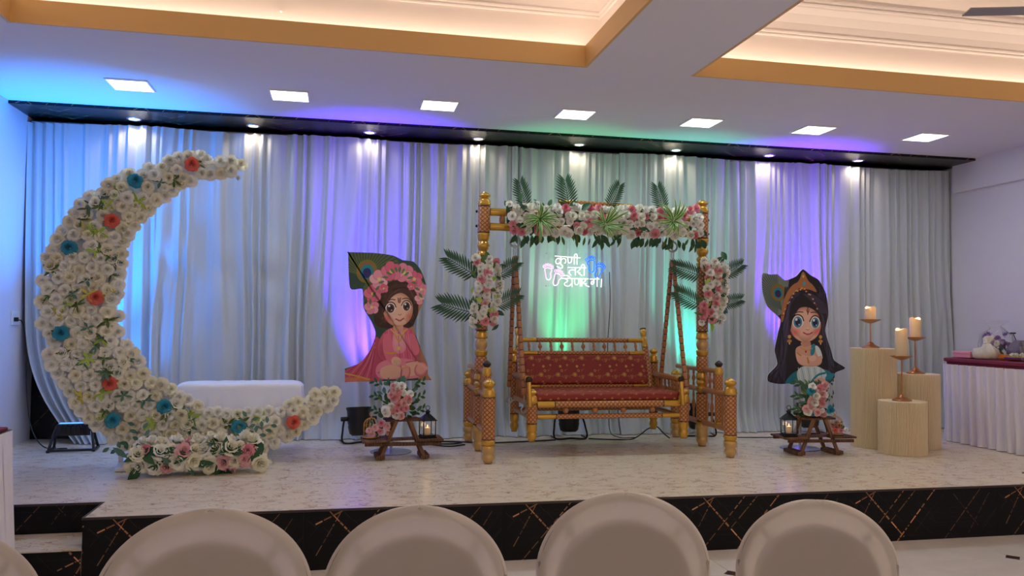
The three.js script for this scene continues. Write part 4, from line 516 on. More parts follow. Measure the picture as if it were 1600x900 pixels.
function cutout(name, label, at, shape, bbox, print, k) { // board with the print on its front face, on a pole with a round base
  const t = thing(name, label, 'cutout', at), S = (p) => new THREE.Vector2((p[0] - at[0] / k) * k, (p[1] - CAM_Y) * k + CAM_Y - at[1]);
  const sh = new THREE.Shape(new THREE.CatmullRomCurve3(shape.map((q) => { const v = S(q); return V(v.x, v.y, 0); }), true, 'catmullrom', 0.35).getPoints(150).slice(0, -1).map((v) => new THREE.Vector2(v.x, v.y))), g = new THREE.ExtrudeGeometry(sh, { depth: 0.008, bevelEnabled: false, curveSegments: 4 }); g.translate(0, 0, -0.004);
  const [a, b] = [S([bbox[0], bbox[1]]), S([bbox[2], bbox[3]])], p = g.attributes.position, uv = g.attributes.uv; for (let i = 0; i < p.count; i++) uv.setXY(i, (p.getX(i) - a.x) / (b.x - a.x), (p.getY(i) - a.y) / (b.y - a.y));
  const front = std('#ffffff', 0.5, { map: print }), m = new THREE.Mesh(g, [front, MAT.white]); m.castShadow = m.receiveShadow = true; m.name = 'printed_board'; t.add(m);
  const mid = (sh.getPoints().reduce((q, v) => q + v.x, 0) / shape.length), H0 = Math.min(...shape.map((q) => S(q).y));
  return { t, mid, H0 };
}
function pole(t, x, h) { mesh('pole', rod(V(x, 0.01, -0.02), V(x, h, -0.02), 0.012, 12), MAT.steel, t); mesh('base_disc', lathe([[0, 0], [0, 0.17], [0.004, 0.172], [0.008, 0.165], [0.014, 0.05], [0.03, 0.018], [0.032, 0]], 36).translate(x, 0, -0.02), MAT.steel, t); }
{ const sh = [[0.039, 1.983], [0.039, 1.983], [0.233, 1.983], [0.393, 1.967], [0.48, 1.93], [0.565, 1.919], [0.629, 1.847], [0.674, 1.716], [0.654, 1.606], [0.614, 1.5], [0.574, 1.39], [0.607, 1.286], [0.65, 1.176], [0.694, 1.072], [0.696, 0.952], [0.696, 0.952], [0.034, 0.939], [0.034, 0.939], [0.032, 1.046], [0.032, 1.046], [0.147, 1.092], [0.227, 1.195], [0.27, 1.325], [0.233, 1.428], [0.17, 1.536], [0.157, 1.686], [0.06, 1.694]].reverse();
  const c = cutout('printed_cutout', 'tall printed cutout of a cartoon child in pink robe with flower crown and peacock feather', [0.42, STAGE, -6.84], sh, [0.0, 0.917, 0.72, 2.0], print1, 6.84 / 6.67); pole(c.t, 0.0, 1.1); }
{ const sh = [[3.484, 1.866], [3.56, 1.862], [3.627, 1.864], [3.693, 1.816], [3.795, 1.851], [3.862, 1.913], [3.935, 1.865], [4.014, 1.823], [4.081, 1.708], [4.104, 1.537], [4.073, 1.388], [4.127, 1.223], [4.157, 1.135], [4.262, 1.069], [4.169, 1.031], [4.156, 0.982], [4.076, 0.922], [3.846, 0.945], [3.648, 0.935], [3.536, 0.957], [3.536, 1.016], [3.619, 1.102], [3.595, 1.221], [3.626, 1.363], [3.65, 1.482], [3.531, 1.59], [3.484, 1.719]].reverse();
  const c = cutout('printed_cutout', 'tall printed cutout of a cartoon child with long black hair, tiara and blue garment', [3.99, STAGE, -6.54], sh, [3.475, 0.905, 4.265, 1.92], print2, 6.54 / 6.3); pole(c.t, -0.0, 1.1); }

// ------------------------------------------------------------ rustic stands with flowers, lanterns and cages
const woodTex = noiseTex(256, 512, (u, v) => { const c = fbm(n2, u * 14, v * 2.5, 4) * 0.5 + 0.5, k = sstep(0.35, 0.5, c) * 0.5 + c * 0.5; return [mix(70, 138, k), mix(46, 98, k), mix(30, 66, k)]; });
const woodMats = [std('#ffffff', 0.75, { map: tex(woodTex, 4, 2) }), std('#d8c6b6', 0.75, { map: tex(woodTex, 3, 2.4) })];
function plank(w, h, d, x, y, z, ry = 0) { const g = uvBox(rbox(w, h, d, Math.min(h, d) * 0.16)); const p = g.attributes.position, r = rngOf((x * 991 + z * 77 + w * 313) | 0); const a = (r() - 0.5) * 0.03; for (let i = 0; i < p.count; i++) p.setY(i, p.getY(i) + 0.004 * Math.sin(p.getX(i) * 21 + a * 100) + p.getX(i) * a); g.rotateY(ry); g.translate(x, y, z); return g; }
function rusticStand(label, at, turn) {
  const t = thing('rustic_stand', label, 'wooden stand', at, turn);
  for (const z of [-0.1, 0.1]) for (const s of [-1, 1]) { const a = V(s * 0.055, 0.295, z), b = V(s * 0.175, 0.0, z); const g = uvBox(rbox(0.028, a.distanceTo(b) + 0.012, 0.022, 0.004)); g.rotateZ(Math.atan2(-(a.x - b.x), a.y - b.y)); g.translate((a.x + b.x) / 2, (a.y + b.y) / 2 + 0.002, z); mesh('leg', g, woodMats[0], t); }
  for (const z of [-0.085, -0.035, 0.015, 0.065]) mesh('top_plank', plank(0.27 + (z > 0 ? 0.02 : 0), 0.016, 0.046, z * 0.1, 0.305, z + 0.01), woodMats[z > 0 ? 1 : 0], t);
  for (const z of [-0.122, 0.122]) mesh('cross_beam', plank(0.6, 0.026, 0.02, 0.0, 0.125, z), woodMats[1], t);
  for (const s of [-1, 1]) for (const z of [-0.11, -0.037, 0.037, 0.11]) mesh('shelf_plank', plank(0.205, 0.016, 0.066, s * 0.215, 0.147, z), woodMats[(z > 0) ^ (s > 0) ? 0 : 1], t);
  mesh('middle_plank', plank(0.2, 0.016, 0.08, 0.0, 0.147, 0.0), woodMats[0], t);
  for (const s of [-1, 1]) mesh('foot_block', plank(0.07, 0.03, 0.24, s * 0.175, 0.016, 0), woodMats[0], t);
  return t;
}
rusticStand('small rustic wooden stand in front of the pink child cutout', [0.487, STAGE, -6.58], 0.04);
rusticStand('small rustic wooden stand in front of the long-haired child cutout', [3.955, STAGE, -6.3], -0.02);
function standFlowers(label, at, seed, cols, w) {
  const t = thing('flower_arrangement', label, 'flower arrangement', at), r = rngOf(seed); mesh('foam_block', rbox(w * 0.55, 0.2, 0.1, 0.02, 0, 0.105, 0), LEAF.dark, t);
  for (let k = 0; k < 34; k++) { const y = 0.03 + 0.235 * ((k * 0.618) % 1), x = (r() - 0.5) * w * (0.75 + 0.4 * (y < 0.08 ? 1 : 0)), col = cols[Math.floor(r() * cols.length)], z = 0.055 + 0.03 * r(); place(t, 'rose', ROSE[k % 4], PETAL[col], x, y, z, x * 5, (y - 0.15) * 4 + 0.2, 1, 0.03 + 0.014 * r(), r() * 6.28).userData.label = { white: 'white rose', cream: 'cream rose', pink: 'pink rose', blush: 'blush rose', blue: 'pale blue rose', deep: 'deep pink rose' }[col]; }
  for (let k = 0; k < 46; k++) { const y = 0.02 + 0.255 * r(), x = (r() - 0.5) * w * 1.25; place(t, 'leaf', LEAFG[k % 3], [LEAF.green, LEAF.dark, LEAF.euca, LEAF.olive][k % 4], x, y, 0.03 + 0.04 * r(), x * 6, (y - 0.15) * 4, 1, 0.055 + 0.04 * r(), Math.atan2(-x, y - 0.08) + (r() - 0.5)); }
  const n = 6; for (let k = 0; k < n; k++) { const s = k % 2 ? 1 : -1; for (let q = 0; q < 4; q++) place(t, 'leaf', LEAFG[0], LEAF.green, s * (w * 0.5 + 0.02 + q * 0.02), 0.04 + (k >> 1) * 0.11 + q * 0.01, 0.03, s * 0.4, 0.1, 1, 0.055, -s * 1.2 + (q % 2 ? 0.6 : -0.6)); }
}
standFlowers('bunch of pink and white roses on the stand under the pink child cutout', [0.455, STAGE + 0.316, -6.57], 61, ['white', 'cream', 'pink', 'pink', 'blush', 'white'], 0.22);
standFlowers('mixed pink, white and pale blue roses on the stand under the long-haired child cutout', [3.945, STAGE + 0.316, -6.29], 62, ['white', 'blush', 'blush', 'pink', 'cream', 'blue'], 0.18);
const glassMat = phys('#ffffff', 0.03, { transmission: 1, thickness: 0, ior: 1.45 }), waxMat = phys('#f6e6c2', 0.5, { transmission: 0.25, thickness: 0 }), flameMat = std('#ffb45a', 0.5, { emissive: new THREE.Color().setRGB(1, 0.5, 0.16), emissiveIntensity: 1.6 });
function lantern(label, at, turn) {
  const t = thing('candle_lantern', label, 'lantern', at, turn), w = 0.05, h0 = 0.022, h1 = 0.135;
  mesh('base', [rbox(0.116, 0.012, 0.116, 0.003, 0, 0.006, 0)], MAT.darkMetal, t); mesh('plinth', rbox(0.106, 0.012, 0.106, 0.003, 0, 0.0175, 0), MAT.darkMetal, t);
  for (const x of [-1, 1]) for (const z of [-1, 1]) mesh('corner_post', rbox(0.007, h1 - h0 + 0.004, 0.007, 0.001, x * w, (h0 + h1) / 2, z * w), MAT.darkMetal, t);
  for (const [x, z, ry] of [[0, w, 0], [0, -w, 0], [w, 0, 1], [-w, 0, 1]]) { const g = new THREE.BoxGeometry(0.092, h1 - h0 - 0.004, 0.0015); if (ry) g.rotateY(Math.PI / 2); g.translate(x, (h0 + h1) / 2, z); mesh('pane', g, glassMat, t); }
  const top = mesh('roof', (() => { const g = new THREE.CylinderGeometry(0.024, 0.086, 0.05, 4, 1); g.rotateY(Math.PI / 4); g.translate(0, h1 + 0.027, 0); return uvBox(g); })(), MAT.darkMetal, t); mesh('eave', rbox(0.122, 0.006, 0.122, 0.002, 0, h1 + 0.003, 0), MAT.darkMetal, t);
  mesh('chimney', lathe([[h1 + 0.05, 0.017], [h1 + 0.066, 0.017], [h1 + 0.068, 0.023], [h1 + 0.073, 0.02], [h1 + 0.084, 0.007], [h1 + 0.086, 0]], 14), MAT.darkMetal, t); const ring = torus(0.017, 0.0025, 0, h1 + 0.1, 0, 6, 18); mesh('ring', ring, MAT.darkMetal, t);
  const c = V(...at); const k = thing('candle', label.replace(/^small black lantern on/, 'glowing candle in lantern on').replace('on the right shelf of the stand ', '').replace('on the left shelf of the stand ', '').replace('lantern on', 'lantern'), 'candle', [c.x, c.y + 0.024, c.z]);
  mesh('wax', lathe([[0, 0], [0, 0.023], [0.05, 0.0235], [0.054, 0.021], [0.05, 0.012], [0.049, 0]], 20), waxMat, k); mesh('flame', lathe([[0.05, 0.001], [0.056, 0.005], [0.064, 0.0055], [0.078, 0.001], [0.08, 0]], 10), flameMat, k);
  pointLight(FLAME, 0.006, [c.x, c.y + 0.09, c.z], 0.02);
}
lantern('small black lantern on the right shelf of the stand under the pink child cutout', [0.69, STAGE + 0.158, -6.56], 0.25);
lantern('small black lantern on the left shelf of the stand under the long-haired child cutout', [3.71, STAGE + 0.158, -6.27], -0.2);
const brass = std('#d8a85a', 0.35, { metalness: 0.85 });
function birdcage(label, at, flowers, seed) {
  const t = thing('birdcage', label, 'birdcage', at), R = 0.06, h = 0.085; mesh('base', lathe([[0, 0], [0, R + 0.006], [0.006, R + 0.008], [0.012, R + 0.002], [0.013, 0]], 24), brass, t);
  for (let k = 0; k < 14; k++) { const a = k * Math.PI * 2 / 14, pts = []; for (let q = 0; q <= 10; q++) { const s = q / 10, y = s < 0.5 ? 0.012 + s * 2 * h : 0.012 + h + Math.sin((s - 0.5) * Math.PI) * 0.06, rr = s < 0.5 ? R : R * Math.cos((s - 0.5) * Math.PI * 0.98); pts.push(V(Math.cos(a) * rr, y, Math.sin(a) * rr)); } mesh('wire', tube(pts, 0.0021, 16, 5), brass, t); }
  for (const y of [0.05, 0.096]) mesh('hoop', torus(R, 0.002, 0, 0, 0, 6, 32).rotateX(Math.PI / 2).translate(0, y, 0), brass, t); mesh('finial', lathe([[0.155, 0.004], [0.162, 0.009], [0.17, 0.004], [0.173, 0]], 10), brass, t); mesh('ring', torus(0.014, 0.002, 0, 0.185, 0, 6, 16), brass, t);
  const f = thing('flower_posy', flowers, 'flowers', [at[0], at[1] + 0.016, at[2]]), r = rngOf(seed); return { f, r };
}
{ const { f, r } = birdcage('little brass birdcage on the left shelf of the stand under the pink child cutout', [0.245, STAGE + 0.158, -6.6], 'loose pink roses spilling in front of the left birdcage', 8);
  for (let k = 0; k < 7; k++) { const m = place(f, 'rose', ROSE[k % 4], PETAL[['blush', 'pink', 'blush'][k % 3]], 0.03 + [0.0, 0.05, 0.09, -0.03, 0.04, 0.1, -0.05][k], [0.07, 0.1, 0.08, 0.02, 0.04, 0.03, 0.05][k], 0.085, (r() - 0.5), 0.4, 1, 0.034 - (k > 2 ? 0.006 : 0), r() * 6); } for (let k = 0; k < 9; k++) place(f, 'leaf', LEAFG[k % 3], LEAF.green, 0.03 + (r() - 0.3) * 0.14, 0.04 + 0.06 * r(), 0.07, (r() - 0.5), 0.4, 1, 0.045, r() * 6); mesh('stems', tube([V(0.04, 0.0, 0.08), V(0.05, 0.03, 0.08), V(0.05, 0.06, 0.075)], 0.006, 8, 6), LEAF.green, f); }
{ const { f, r } = birdcage('little brass birdcage on the right shelf of the stand under the long-haired child cutout', [4.165, STAGE + 0.158, -6.3], 'red and cream blooms gathered round the right birdcage', 18);
  for (let k = 0; k < 8; k++) place(f, 'rose', ROSE[k % 4], PETAL[['coral', 'pink', 'cream', 'deep'][k % 4]], [-0.05, 0.0, 0.05, -0.02, 0.02, -0.04, 0.045, 0.0][k], [0.025, 0.02, 0.03, 0.05, 0.055, 0.06, 0.06, 0.08][k], k < 3 ? 0.07 : 0.02, (r() - 0.5), 0.4, 1, 0.024, r() * 6); for (let k = 0; k < 10; k++) place(f, 'leaf', LEAFG[k % 3], LEAF.green, (r() - 0.5) * 0.1, 0.03 + 0.06 * r(), 0.05, (r() - 0.5), 0.4, 1, 0.04, r() * 6); mesh('stems', tube([V(0, 0, 0.02), V(0.005, 0.04, 0.02), V(0, 0.07, 0.02)], 0.006, 8, 6), LEAF.green, f); }

// ------------------------------------------------------------ pleated pillars, candle holders, candles
const paper = phys('#f7e2bb', 0.8, { side: THREE.DoubleSide });
function pillar(label, x, z, h, rad, turn) {
  const t = thing('paper_pillar', label, 'pillar', [x, STAGE, z], turn); const pts = [], n = 96, r = rngOf((h * 1000) | 0);
  for (let i = 0; i < n; i++) { const a = i / n * Math.PI * 2, right = Math.cos(a - 0.9) > 0.25 && Math.sin(a) < 0.99, deep = right ? 0.16 : 0.08, q = 0.045; pts.push(new THREE.Vector2(Math.cos(a - q * 0.45) * rad, Math.sin(a - q * 0.45) * rad), new THREE.Vector2(Math.cos(a + q * 0.25) * rad, Math.sin(a + q * 0.25) * rad), new THREE.Vector2(Math.cos(a + q * 0.3) * rad * (1 - deep), Math.sin(a + q * 0.3) * rad * (1 - deep)), new THREE.Vector2(Math.cos(a + q * 0.75) * rad * (1 - deep), Math.sin(a + q * 0.75) * rad * (1 - deep))); }
  const g = new THREE.ExtrudeGeometry(new THREE.Shape(pts), { depth: h, bevelEnabled: false }); g.rotateX(-Math.PI / 2); mesh('pleated_body', g, paper, t);
  // fanned leaves standing proud on the side towards the hall
  for (let k = 0; k < 9; k++) { const a = 0.05 - k * 0.17 - 0.35; const f = new THREE.BoxGeometry(rad * 0.22, h, 0.0025); f.translate(rad * (0.93 + 0.02 * (k % 3)), h / 2, 0); f.rotateY(-a - Math.PI / 2 + 1.15); mesh('pleat', f, paper, t); }
  return t;
}
const copper = std('#c58a55', 0.28, { metalness: 0.8 });
pillar('tallest cream pleated paper pillar, at the back left of the three', 4.755, -6.6, 0.888, 0.198, 0); pillar('middle-height cream pleated paper pillar, at the back right of the three', 5.118, -6.5, 0.662, 0.2, 0.4); pillar('shortest cream pleated paper pillar, in front of the other two', 4.745, -6.2, 0.448, 0.196, 0.2);
function holder(label, at, stem, lab2, ch, cr) {
  const t = thing('candle_holder', label, 'candle holder', at); mesh('base', lathe([[0, 0], [0, 0.078], [0.006, 0.08], [0.012, 0.074], [0.026, 0.045], [0.034, 0.034], [0.04, 0.03], [0.05, 0.022], [0.058, 0.008], [0.06, 0]], 32), copper, t);
  mesh('stem', rod(V(0, 0.055, 0), V(0, stem, 0), 0.006, 10), copper, t); mesh('dish', lathe([[stem - 0.012, 0], [stem - 0.01, 0.016], [stem + 0.0, 0.045], [stem + 0.016, 0.08], [stem + 0.024, 0.094], [stem + 0.026, 0.092], [stem + 0.018, 0.078], [stem + 0.006, 0.05], [stem + 0.003, 0]], 36), copper, t);
  const c = thing('pillar_candle', lab2, 'candle', [at[0], at[1] + stem + 0.006, at[2]]); const prof = [[0, 0], [0, cr], [ch, cr], [ch + 0.003, cr - 0.004], [ch - 0.002, cr - 0.008], [ch - 0.022, cr * 0.55], [ch - 0.026, 0]]; const g = lathe(prof, 30); const p = g.attributes.position; for (let i = 0; i < p.count; i++) if (p.getY(i) > ch - 0.01) p.setY(i, p.getY(i) + 0.012 * Math.sin(Math.atan2(p.getZ(i), p.getX(i)) * 2 + at[0] * 9) * (Math.hypot(p.getX(i), p.getZ(i)) / cr)); g.computeVertexNormals(); mesh('wax', g, waxMat, c);
  mesh('flame', lathe([[ch - 0.026, 0.002], [ch - 0.018, 0.005], [ch - 0.008, 0.006], [ch + 0.006, 0.001], [ch + 0.008, 0]], 10), flameMat, c); pointLight(FLAME, 0.03, [at[0], at[1] + stem + ch + 0.035, at[2]], 0.02);
}
holder('copper candle holder standing on the tallest paper pillar', [4.728, STAGE + 0.889, -6.6], 0.235, 'short cream candle above the tallest paper pillar', 0.125, 0.047);
holder('copper candle holder standing on the middle-height paper pillar', [5.115, STAGE + 0.663, -6.5], 0.305, 'cream candle above the middle-height paper pillar', 0.185, 0.049);
holder('copper candle holder standing on the shortest paper pillar', [4.742, STAGE + 0.449, -6.2], 0.36, 'tallest cream candle, above the shortest paper pillar', 0.245, 0.05);

// ------------------------------------------------------------ skirted table on the right, and what lies on it
const maroon = phys('#7a1f36', 0.7, { sheen: 0.3 }), skirtMat = phys('#eae6ee', 0.75, { side: THREE.DoubleSide, sheen: 0.2 });
{ const x0 = 5.68, x1 = 6.44, z0 = -6.95, z1 = -4.9, yT = 1.135, R = 0.22; const t = thing('skirted_table', 'long table in a pleated white skirt and maroon cloth along the right wall', 'table', [0, 0, 0]);
  const per = []; { const add = (x, z) => per.push([x, z]); for (let k = 0; k <= 60; k++) add(x0, mix(z1 - 0.03, z0 + R, k / 60)); for (let k = 1; k <= 14; k++) { const a = Math.PI + k / 14 * Math.PI / 2; add(x0 + R + Math.cos(a) * R, z0 + R + Math.sin(a) * R); } for (let k = 1; k <= 16; k++) add(mix(x0 + R, x1, k / 16), z0); for (let k = 1; k <= 60; k++) add(x1, mix(z0, z1, k / 60)); for (let k = 1; k <= 24; k++) add(mix(x1, x0, k / 24), z1); }
  const n = per.length - 1, cx = (x0 + x1) / 2; const at = (u) => { const k = Math.min(n - 1, Math.floor(u * n)), f = u * n - k; return [mix(per[k][0], per[k + 1][0], f), mix(per[k][1], per[k + 1][1], f)]; };
  const nrm = (u) => { const a = at(Math.max(0, u - 0.004)), b = at(Math.min(1, u + 0.004)), dx = b[0] - a[0], dz = b[1] - a[1], L = Math.hypot(dx, dz) || 1; return [dz / L, -dx / L]; };
  const len = []; mesh('skirt', grid(900, 14, (u, v) => { const [x, z] = at(u), [nx, nz] = nrm(u), s = u * n * 0.034 / 0.12, c = Math.sin(s * 6.283 + 0.8 * n2(s * 0.5, 2) + 0.5 * n2(s * 0.3, v * 2)), d = (Math.sign(c) * Math.pow(Math.abs(c), 0.6)) * 0.017 * (1 + (1 - v) * 0.7) + 0.02 * (1 - v) + 0.012 * (1 - v) * n2(s * 0.7, v); return [x - nx * 0 + (nx * -d) * -1 * -1, STAGE + 0.003 + (yT - 0.06 - STAGE) * v, z - nz * d]; }), skirtMat, t);
  const sh = new THREE.Shape(per.filter((_, i) => i % 2 === 0).map(([x, z]) => new THREE.Vector2(x, -z))); const top = new THREE.ExtrudeGeometry(sh, { depth: 0.02, bevelEnabled: true, bevelThickness: 0.006, bevelSize: 0.01, bevelSegments: 2 }); top.rotateX(-Math.PI / 2); top.translate(0, yT - 0.026, 0); mesh('maroon_cloth', top, maroon, t);
  mesh('cloth_drop', grid(300, 3, (u, v) => { const [x, z] = at(u), [nx, nz] = nrm(u), d = 0.013 + 0.006 * (1 - v), h = 0.085 + 0.012 * Math.sin(u * 60) ; return [x - nx * d, yT - h * (1 - v), z - nz * d]; }), phys('#7a1f36', 0.7, { side: THREE.DoubleSide }), t);
  mesh('table_frame', box(x0 + 0.06, x1 - 0.02, STAGE + 0.4, yT - 0.03, z0 + 0.08, z1 - 0.05), MAT.white, t);
  const Y = yT + 0.0065;
  { const b = thing('gift_box', 'flat pink cardboard box at the far corner of the maroon table', 'box', [5.94, Y, -6.78], 0.1); mesh('carton', rbox(0.22, 0.05, 0.2, 0.004, 0, 0.025, 0), std('#e89aa0', 0.6), b); mesh('lid', rbox(0.226, 0.022, 0.206, 0.004, 0, 0.048, 0), std('#f0a9ad', 0.55), b); mesh('side_label', box(0.03, 0.1, 0.008, 0.036, 0.1, 0.1015), std('#d98a6a', 0.6), b); }
  const film = phys('#ffffff', 0.12, { transmission: 0.96, thickness: 0, side: THREE.DoubleSide }), milky = phys('#f1ead9', 0.4, { side: THREE.DoubleSide, transmission: 0.3, thickness: 0 });
  const crumple = (g, amp, f, seed) => { const p = g.attributes.position; for (let i = 0; i < p.count; i++) { const x = p.getX(i), y = p.getY(i), z = p.getZ(i), q = amp * (n2(x * f + seed, y * f + z * f * 0.7) + 0.5 * n2(x * f * 2.3, z * f * 2.1 + y * f * 2 + seed)); const L = Math.hypot(x, z) || 1; p.setXYZ(i, x + x / L * q, y + (y > 0.01 ? q * 0.5 : 0), z + z / L * q); } g.computeVertexNormals(); return g; };
  { const b = thing('knotted_bag', 'small cream plastic bag tied in a knot near the edge of the maroon table', 'plastic bag', [5.86, Y, -6.5], 0.3); const g = crumple(lathe([[0, 0], [0.0, 0.08], [0.012, 0.105], [0.05, 0.112], [0.085, 0.09], [0.11, 0.05], [0.13, 0.03], [0.15, 0.024], [0.175, 0.034], [0.2, 0.045], [0.212, 0.04]], 40), 0.014, 22, 3); const p = g.attributes.position; for (let i = 0; i < p.count; i++) { const y = p.getY(i); if (y > 0.09) p.setX(i, p.getX(i) + (y - 0.09) * 0.55); } g.computeVertexNormals(); mesh('bag_body', g, milky, b); mesh('knot', torus(0.025, 0.009, 0, 0, 0, 6, 16).rotateX(1.4).translate(0.03, 0.145, 0), milky, b); }
  const filmBag = (name, label, pos, w, h, seed) => { const b = thing(name, label, 'plastic bag', pos); const g = crumple(lathe([[0, 0], [0, w * 0.75], [0.03, w * 0.95], [h * 0.35, w], [h * 0.6, w * 0.82], [h * 0.78, w * 0.42], [h * 0.85, w * 0.3], [h * 0.93, w * 0.5], [h, w * 0.72]], 44), w * 0.13, 13, seed); mesh('clear_film', g, film, b); return b; };
  { filmBag('clear_bag', 'clear plastic bag of purple artificial flowers at the back of the maroon table', [6.2, Y, -6.74], 0.15, 0.36, 5); const f = thing('flower_bunch', 'purple and cream artificial flowers packed in the clear plastic bag', 'flowers', [6.2, Y, -6.74]), r = rngOf(44); mesh('stems', rod(V(0, 0, 0), V(0, 0.09, 0), 0.03, 8, 0.05), LEAF.green, f); const lil = petalMat('#8a5fa8'), lil2 = petalMat('#b79ac8'); for (let k = 0; k < 16; k++) { const a = k * 2.4, rr = 0.03 + 0.07 * r(), m = place(f, 'bloom', ROSE[k % 4], k < 3 ? PETAL.cream : k % 3 ? lil : lil2, Math.cos(a) * rr, 0.07 + 0.13 * r() + (k < 3 ? -0.02 : 0.02), Math.sin(a) * rr, Math.cos(a), 0.6, Math.sin(a) + 0.6, 0.035, r() * 6); } for (let k = 0; k < 14; k++) place(f, 'leaf', LEAFG[k % 3], k % 2 ? lil : LEAF.olive, (r() - 0.5) * 0.14, 0.06 + 0.1 * r(), (r() - 0.5) * 0.14, r() - 0.5, 0.5, 1, 0.08, r() * 6); }
  { filmBag('clear_bag', 'larger clear plastic bag of dried decor at the right end of the maroon table', [6.2, Y, -6.12], 0.17, 0.34, 9); const f = thing('dried_bunch', 'beige dried decor bunch inside the larger clear plastic bag', 'flowers', [6.2, Y, -6.12]), r = rngOf(46); mesh('stems', rod(V(0, 0, 0), V(0, 0.1, 0), 0.05, 8, 0.07), std('#a58a66', 0.8), f); for (let k = 0; k < 14; k++) place(f, 'bloom', ROSE[k % 4], petalMat(['#b89a72', '#8f7a8c', '#d9cdbb'][k % 3]), (r() - 0.5) * 0.17, 0.08 + 0.12 * r(), (r() - 0.5) * 0.17, r() - 0.5, 0.4, 1, 0.04, r() * 6); }
  { const b = thing('grey_bag', 'grey translucent bag of small decor between the two clear bags', 'plastic bag', [6.2, Y, -6.45]); mesh('bag_body', crumple(lathe([[0, 0], [0, 0.09], [0.04, 0.115], [0.09, 0.11], [0.14, 0.08], [0.17, 0.04], [0.175, 0]], 40), 0.02, 18, 15), phys('#8d8292', 0.35, { side: THREE.DoubleSide, transmission: 0.35, thickness: 0 }), b); mesh('black_tag', rbox(0.05, 0.014, 0.02, 0.003, -0.03, 0.24, -0.06), MAT.blackPlastic, b); mesh('tag_cord', rod(V(-0.02, 0.16, -0.03), V(-0.03, 0.24, -0.06), 0.004, 6), MAT.blackPlastic, b); }
  { const b = thing('brass_tray', 'round brass tray with small decorations on the maroon table', 'tray', [5.93, Y, -6.17]); mesh('tray_dish', lathe([[0, 0], [0, 0.11], [0.012, 0.125], [0.03, 0.132], [0.034, 0.128], [0.016, 0.118], [0.008, 0.1], [0.008, 0]], 36), brass, b); mesh('rim_band', lathe([[0.014, 0.128], [0.026, 0.133]], 36), std('#6a3cae', 0.4, { side: THREE.DoubleSide }), b);
    const f = thing('tea_flowers', 'small cream and dark decorations heaped in the brass tray', 'decoration', [5.93, Y + 0.009, -6.17]), r = rngOf(77); mesh('leaf_bed', lathe([[0, 0], [0, 0.09], [0.018, 0.07], [0.022, 0]], 16), LEAF.dark, f); for (let k = 0; k < 9; k++) place(f, 'bloom', ROSE[k % 4], k % 3 ? PETAL.cream : PETAL.ivory, (r() - 0.5) * 0.13, 0.03, (r() - 0.5) * 0.13, r() - 0.5, 1, 0.6, 0.022, r() * 6); }
  { const b = thing('orange_packet', 'small orange packet lying beside the knotted cream bag', 'packet', [5.96, Y, -6.38], 0.4); mesh('packet_body', crumple(rbox(0.11, 0.045, 0.08, 0.012, 0, 0.023, 0, 3), 0.005, 30, 2), std('#d8701f', 0.45), b); mesh('sealed_edge', box(-0.066, -0.053, 0.018, 0.022, -0.036, 0.036), std('#e59a4a', 0.45), b); }
  { const b = thing('plastic_tumbler', 'clear faceted plastic tumbler at the front edge of the maroon table', 'glass', [5.78, Y, -5.95]); mesh('tumbler_wall', lathe([[0, 0], [0, 0.045], [0.13, 0.056], [0.13, 0.053], [0.006, 0.042], [0.006, 0]], 12).toNonIndexed(), glassMat, b); }
}
// ------------------------------------------------------------ table at the left edge of the hall
{ const t = thing('covered_table', 'table under a white cloth with a maroon overlay beside the stage step', 'table', [-2.1, 0, -4.6]); const w = 0.42, H0 = 0.84;
  mesh('white_cloth', grid(160, 14, (u, v) => { const a = u * Math.PI * 2, c = Math.cos(a), s = Math.sin(a), fl = (1 - v) * (0.05 + 0.012 * Math.sin(u * 6.283 * 21) + 0.008 * Math.sin(u * 40)), k = Math.pow(Math.pow(Math.abs(c), 8) + Math.pow(Math.abs(s), 8), -1 / 8); return [c * (w * k + fl), 0.004 + (H0 - 0.004) * v, s * (0.2 * k + fl * 0.5)]; }), skirtMat, t);
  mesh('maroon_overlay', rbox(w * 2 - 0.04, 0.02, 0.38, 0.008, -0.02, H0 + 0.002, 0), maroon, t); }

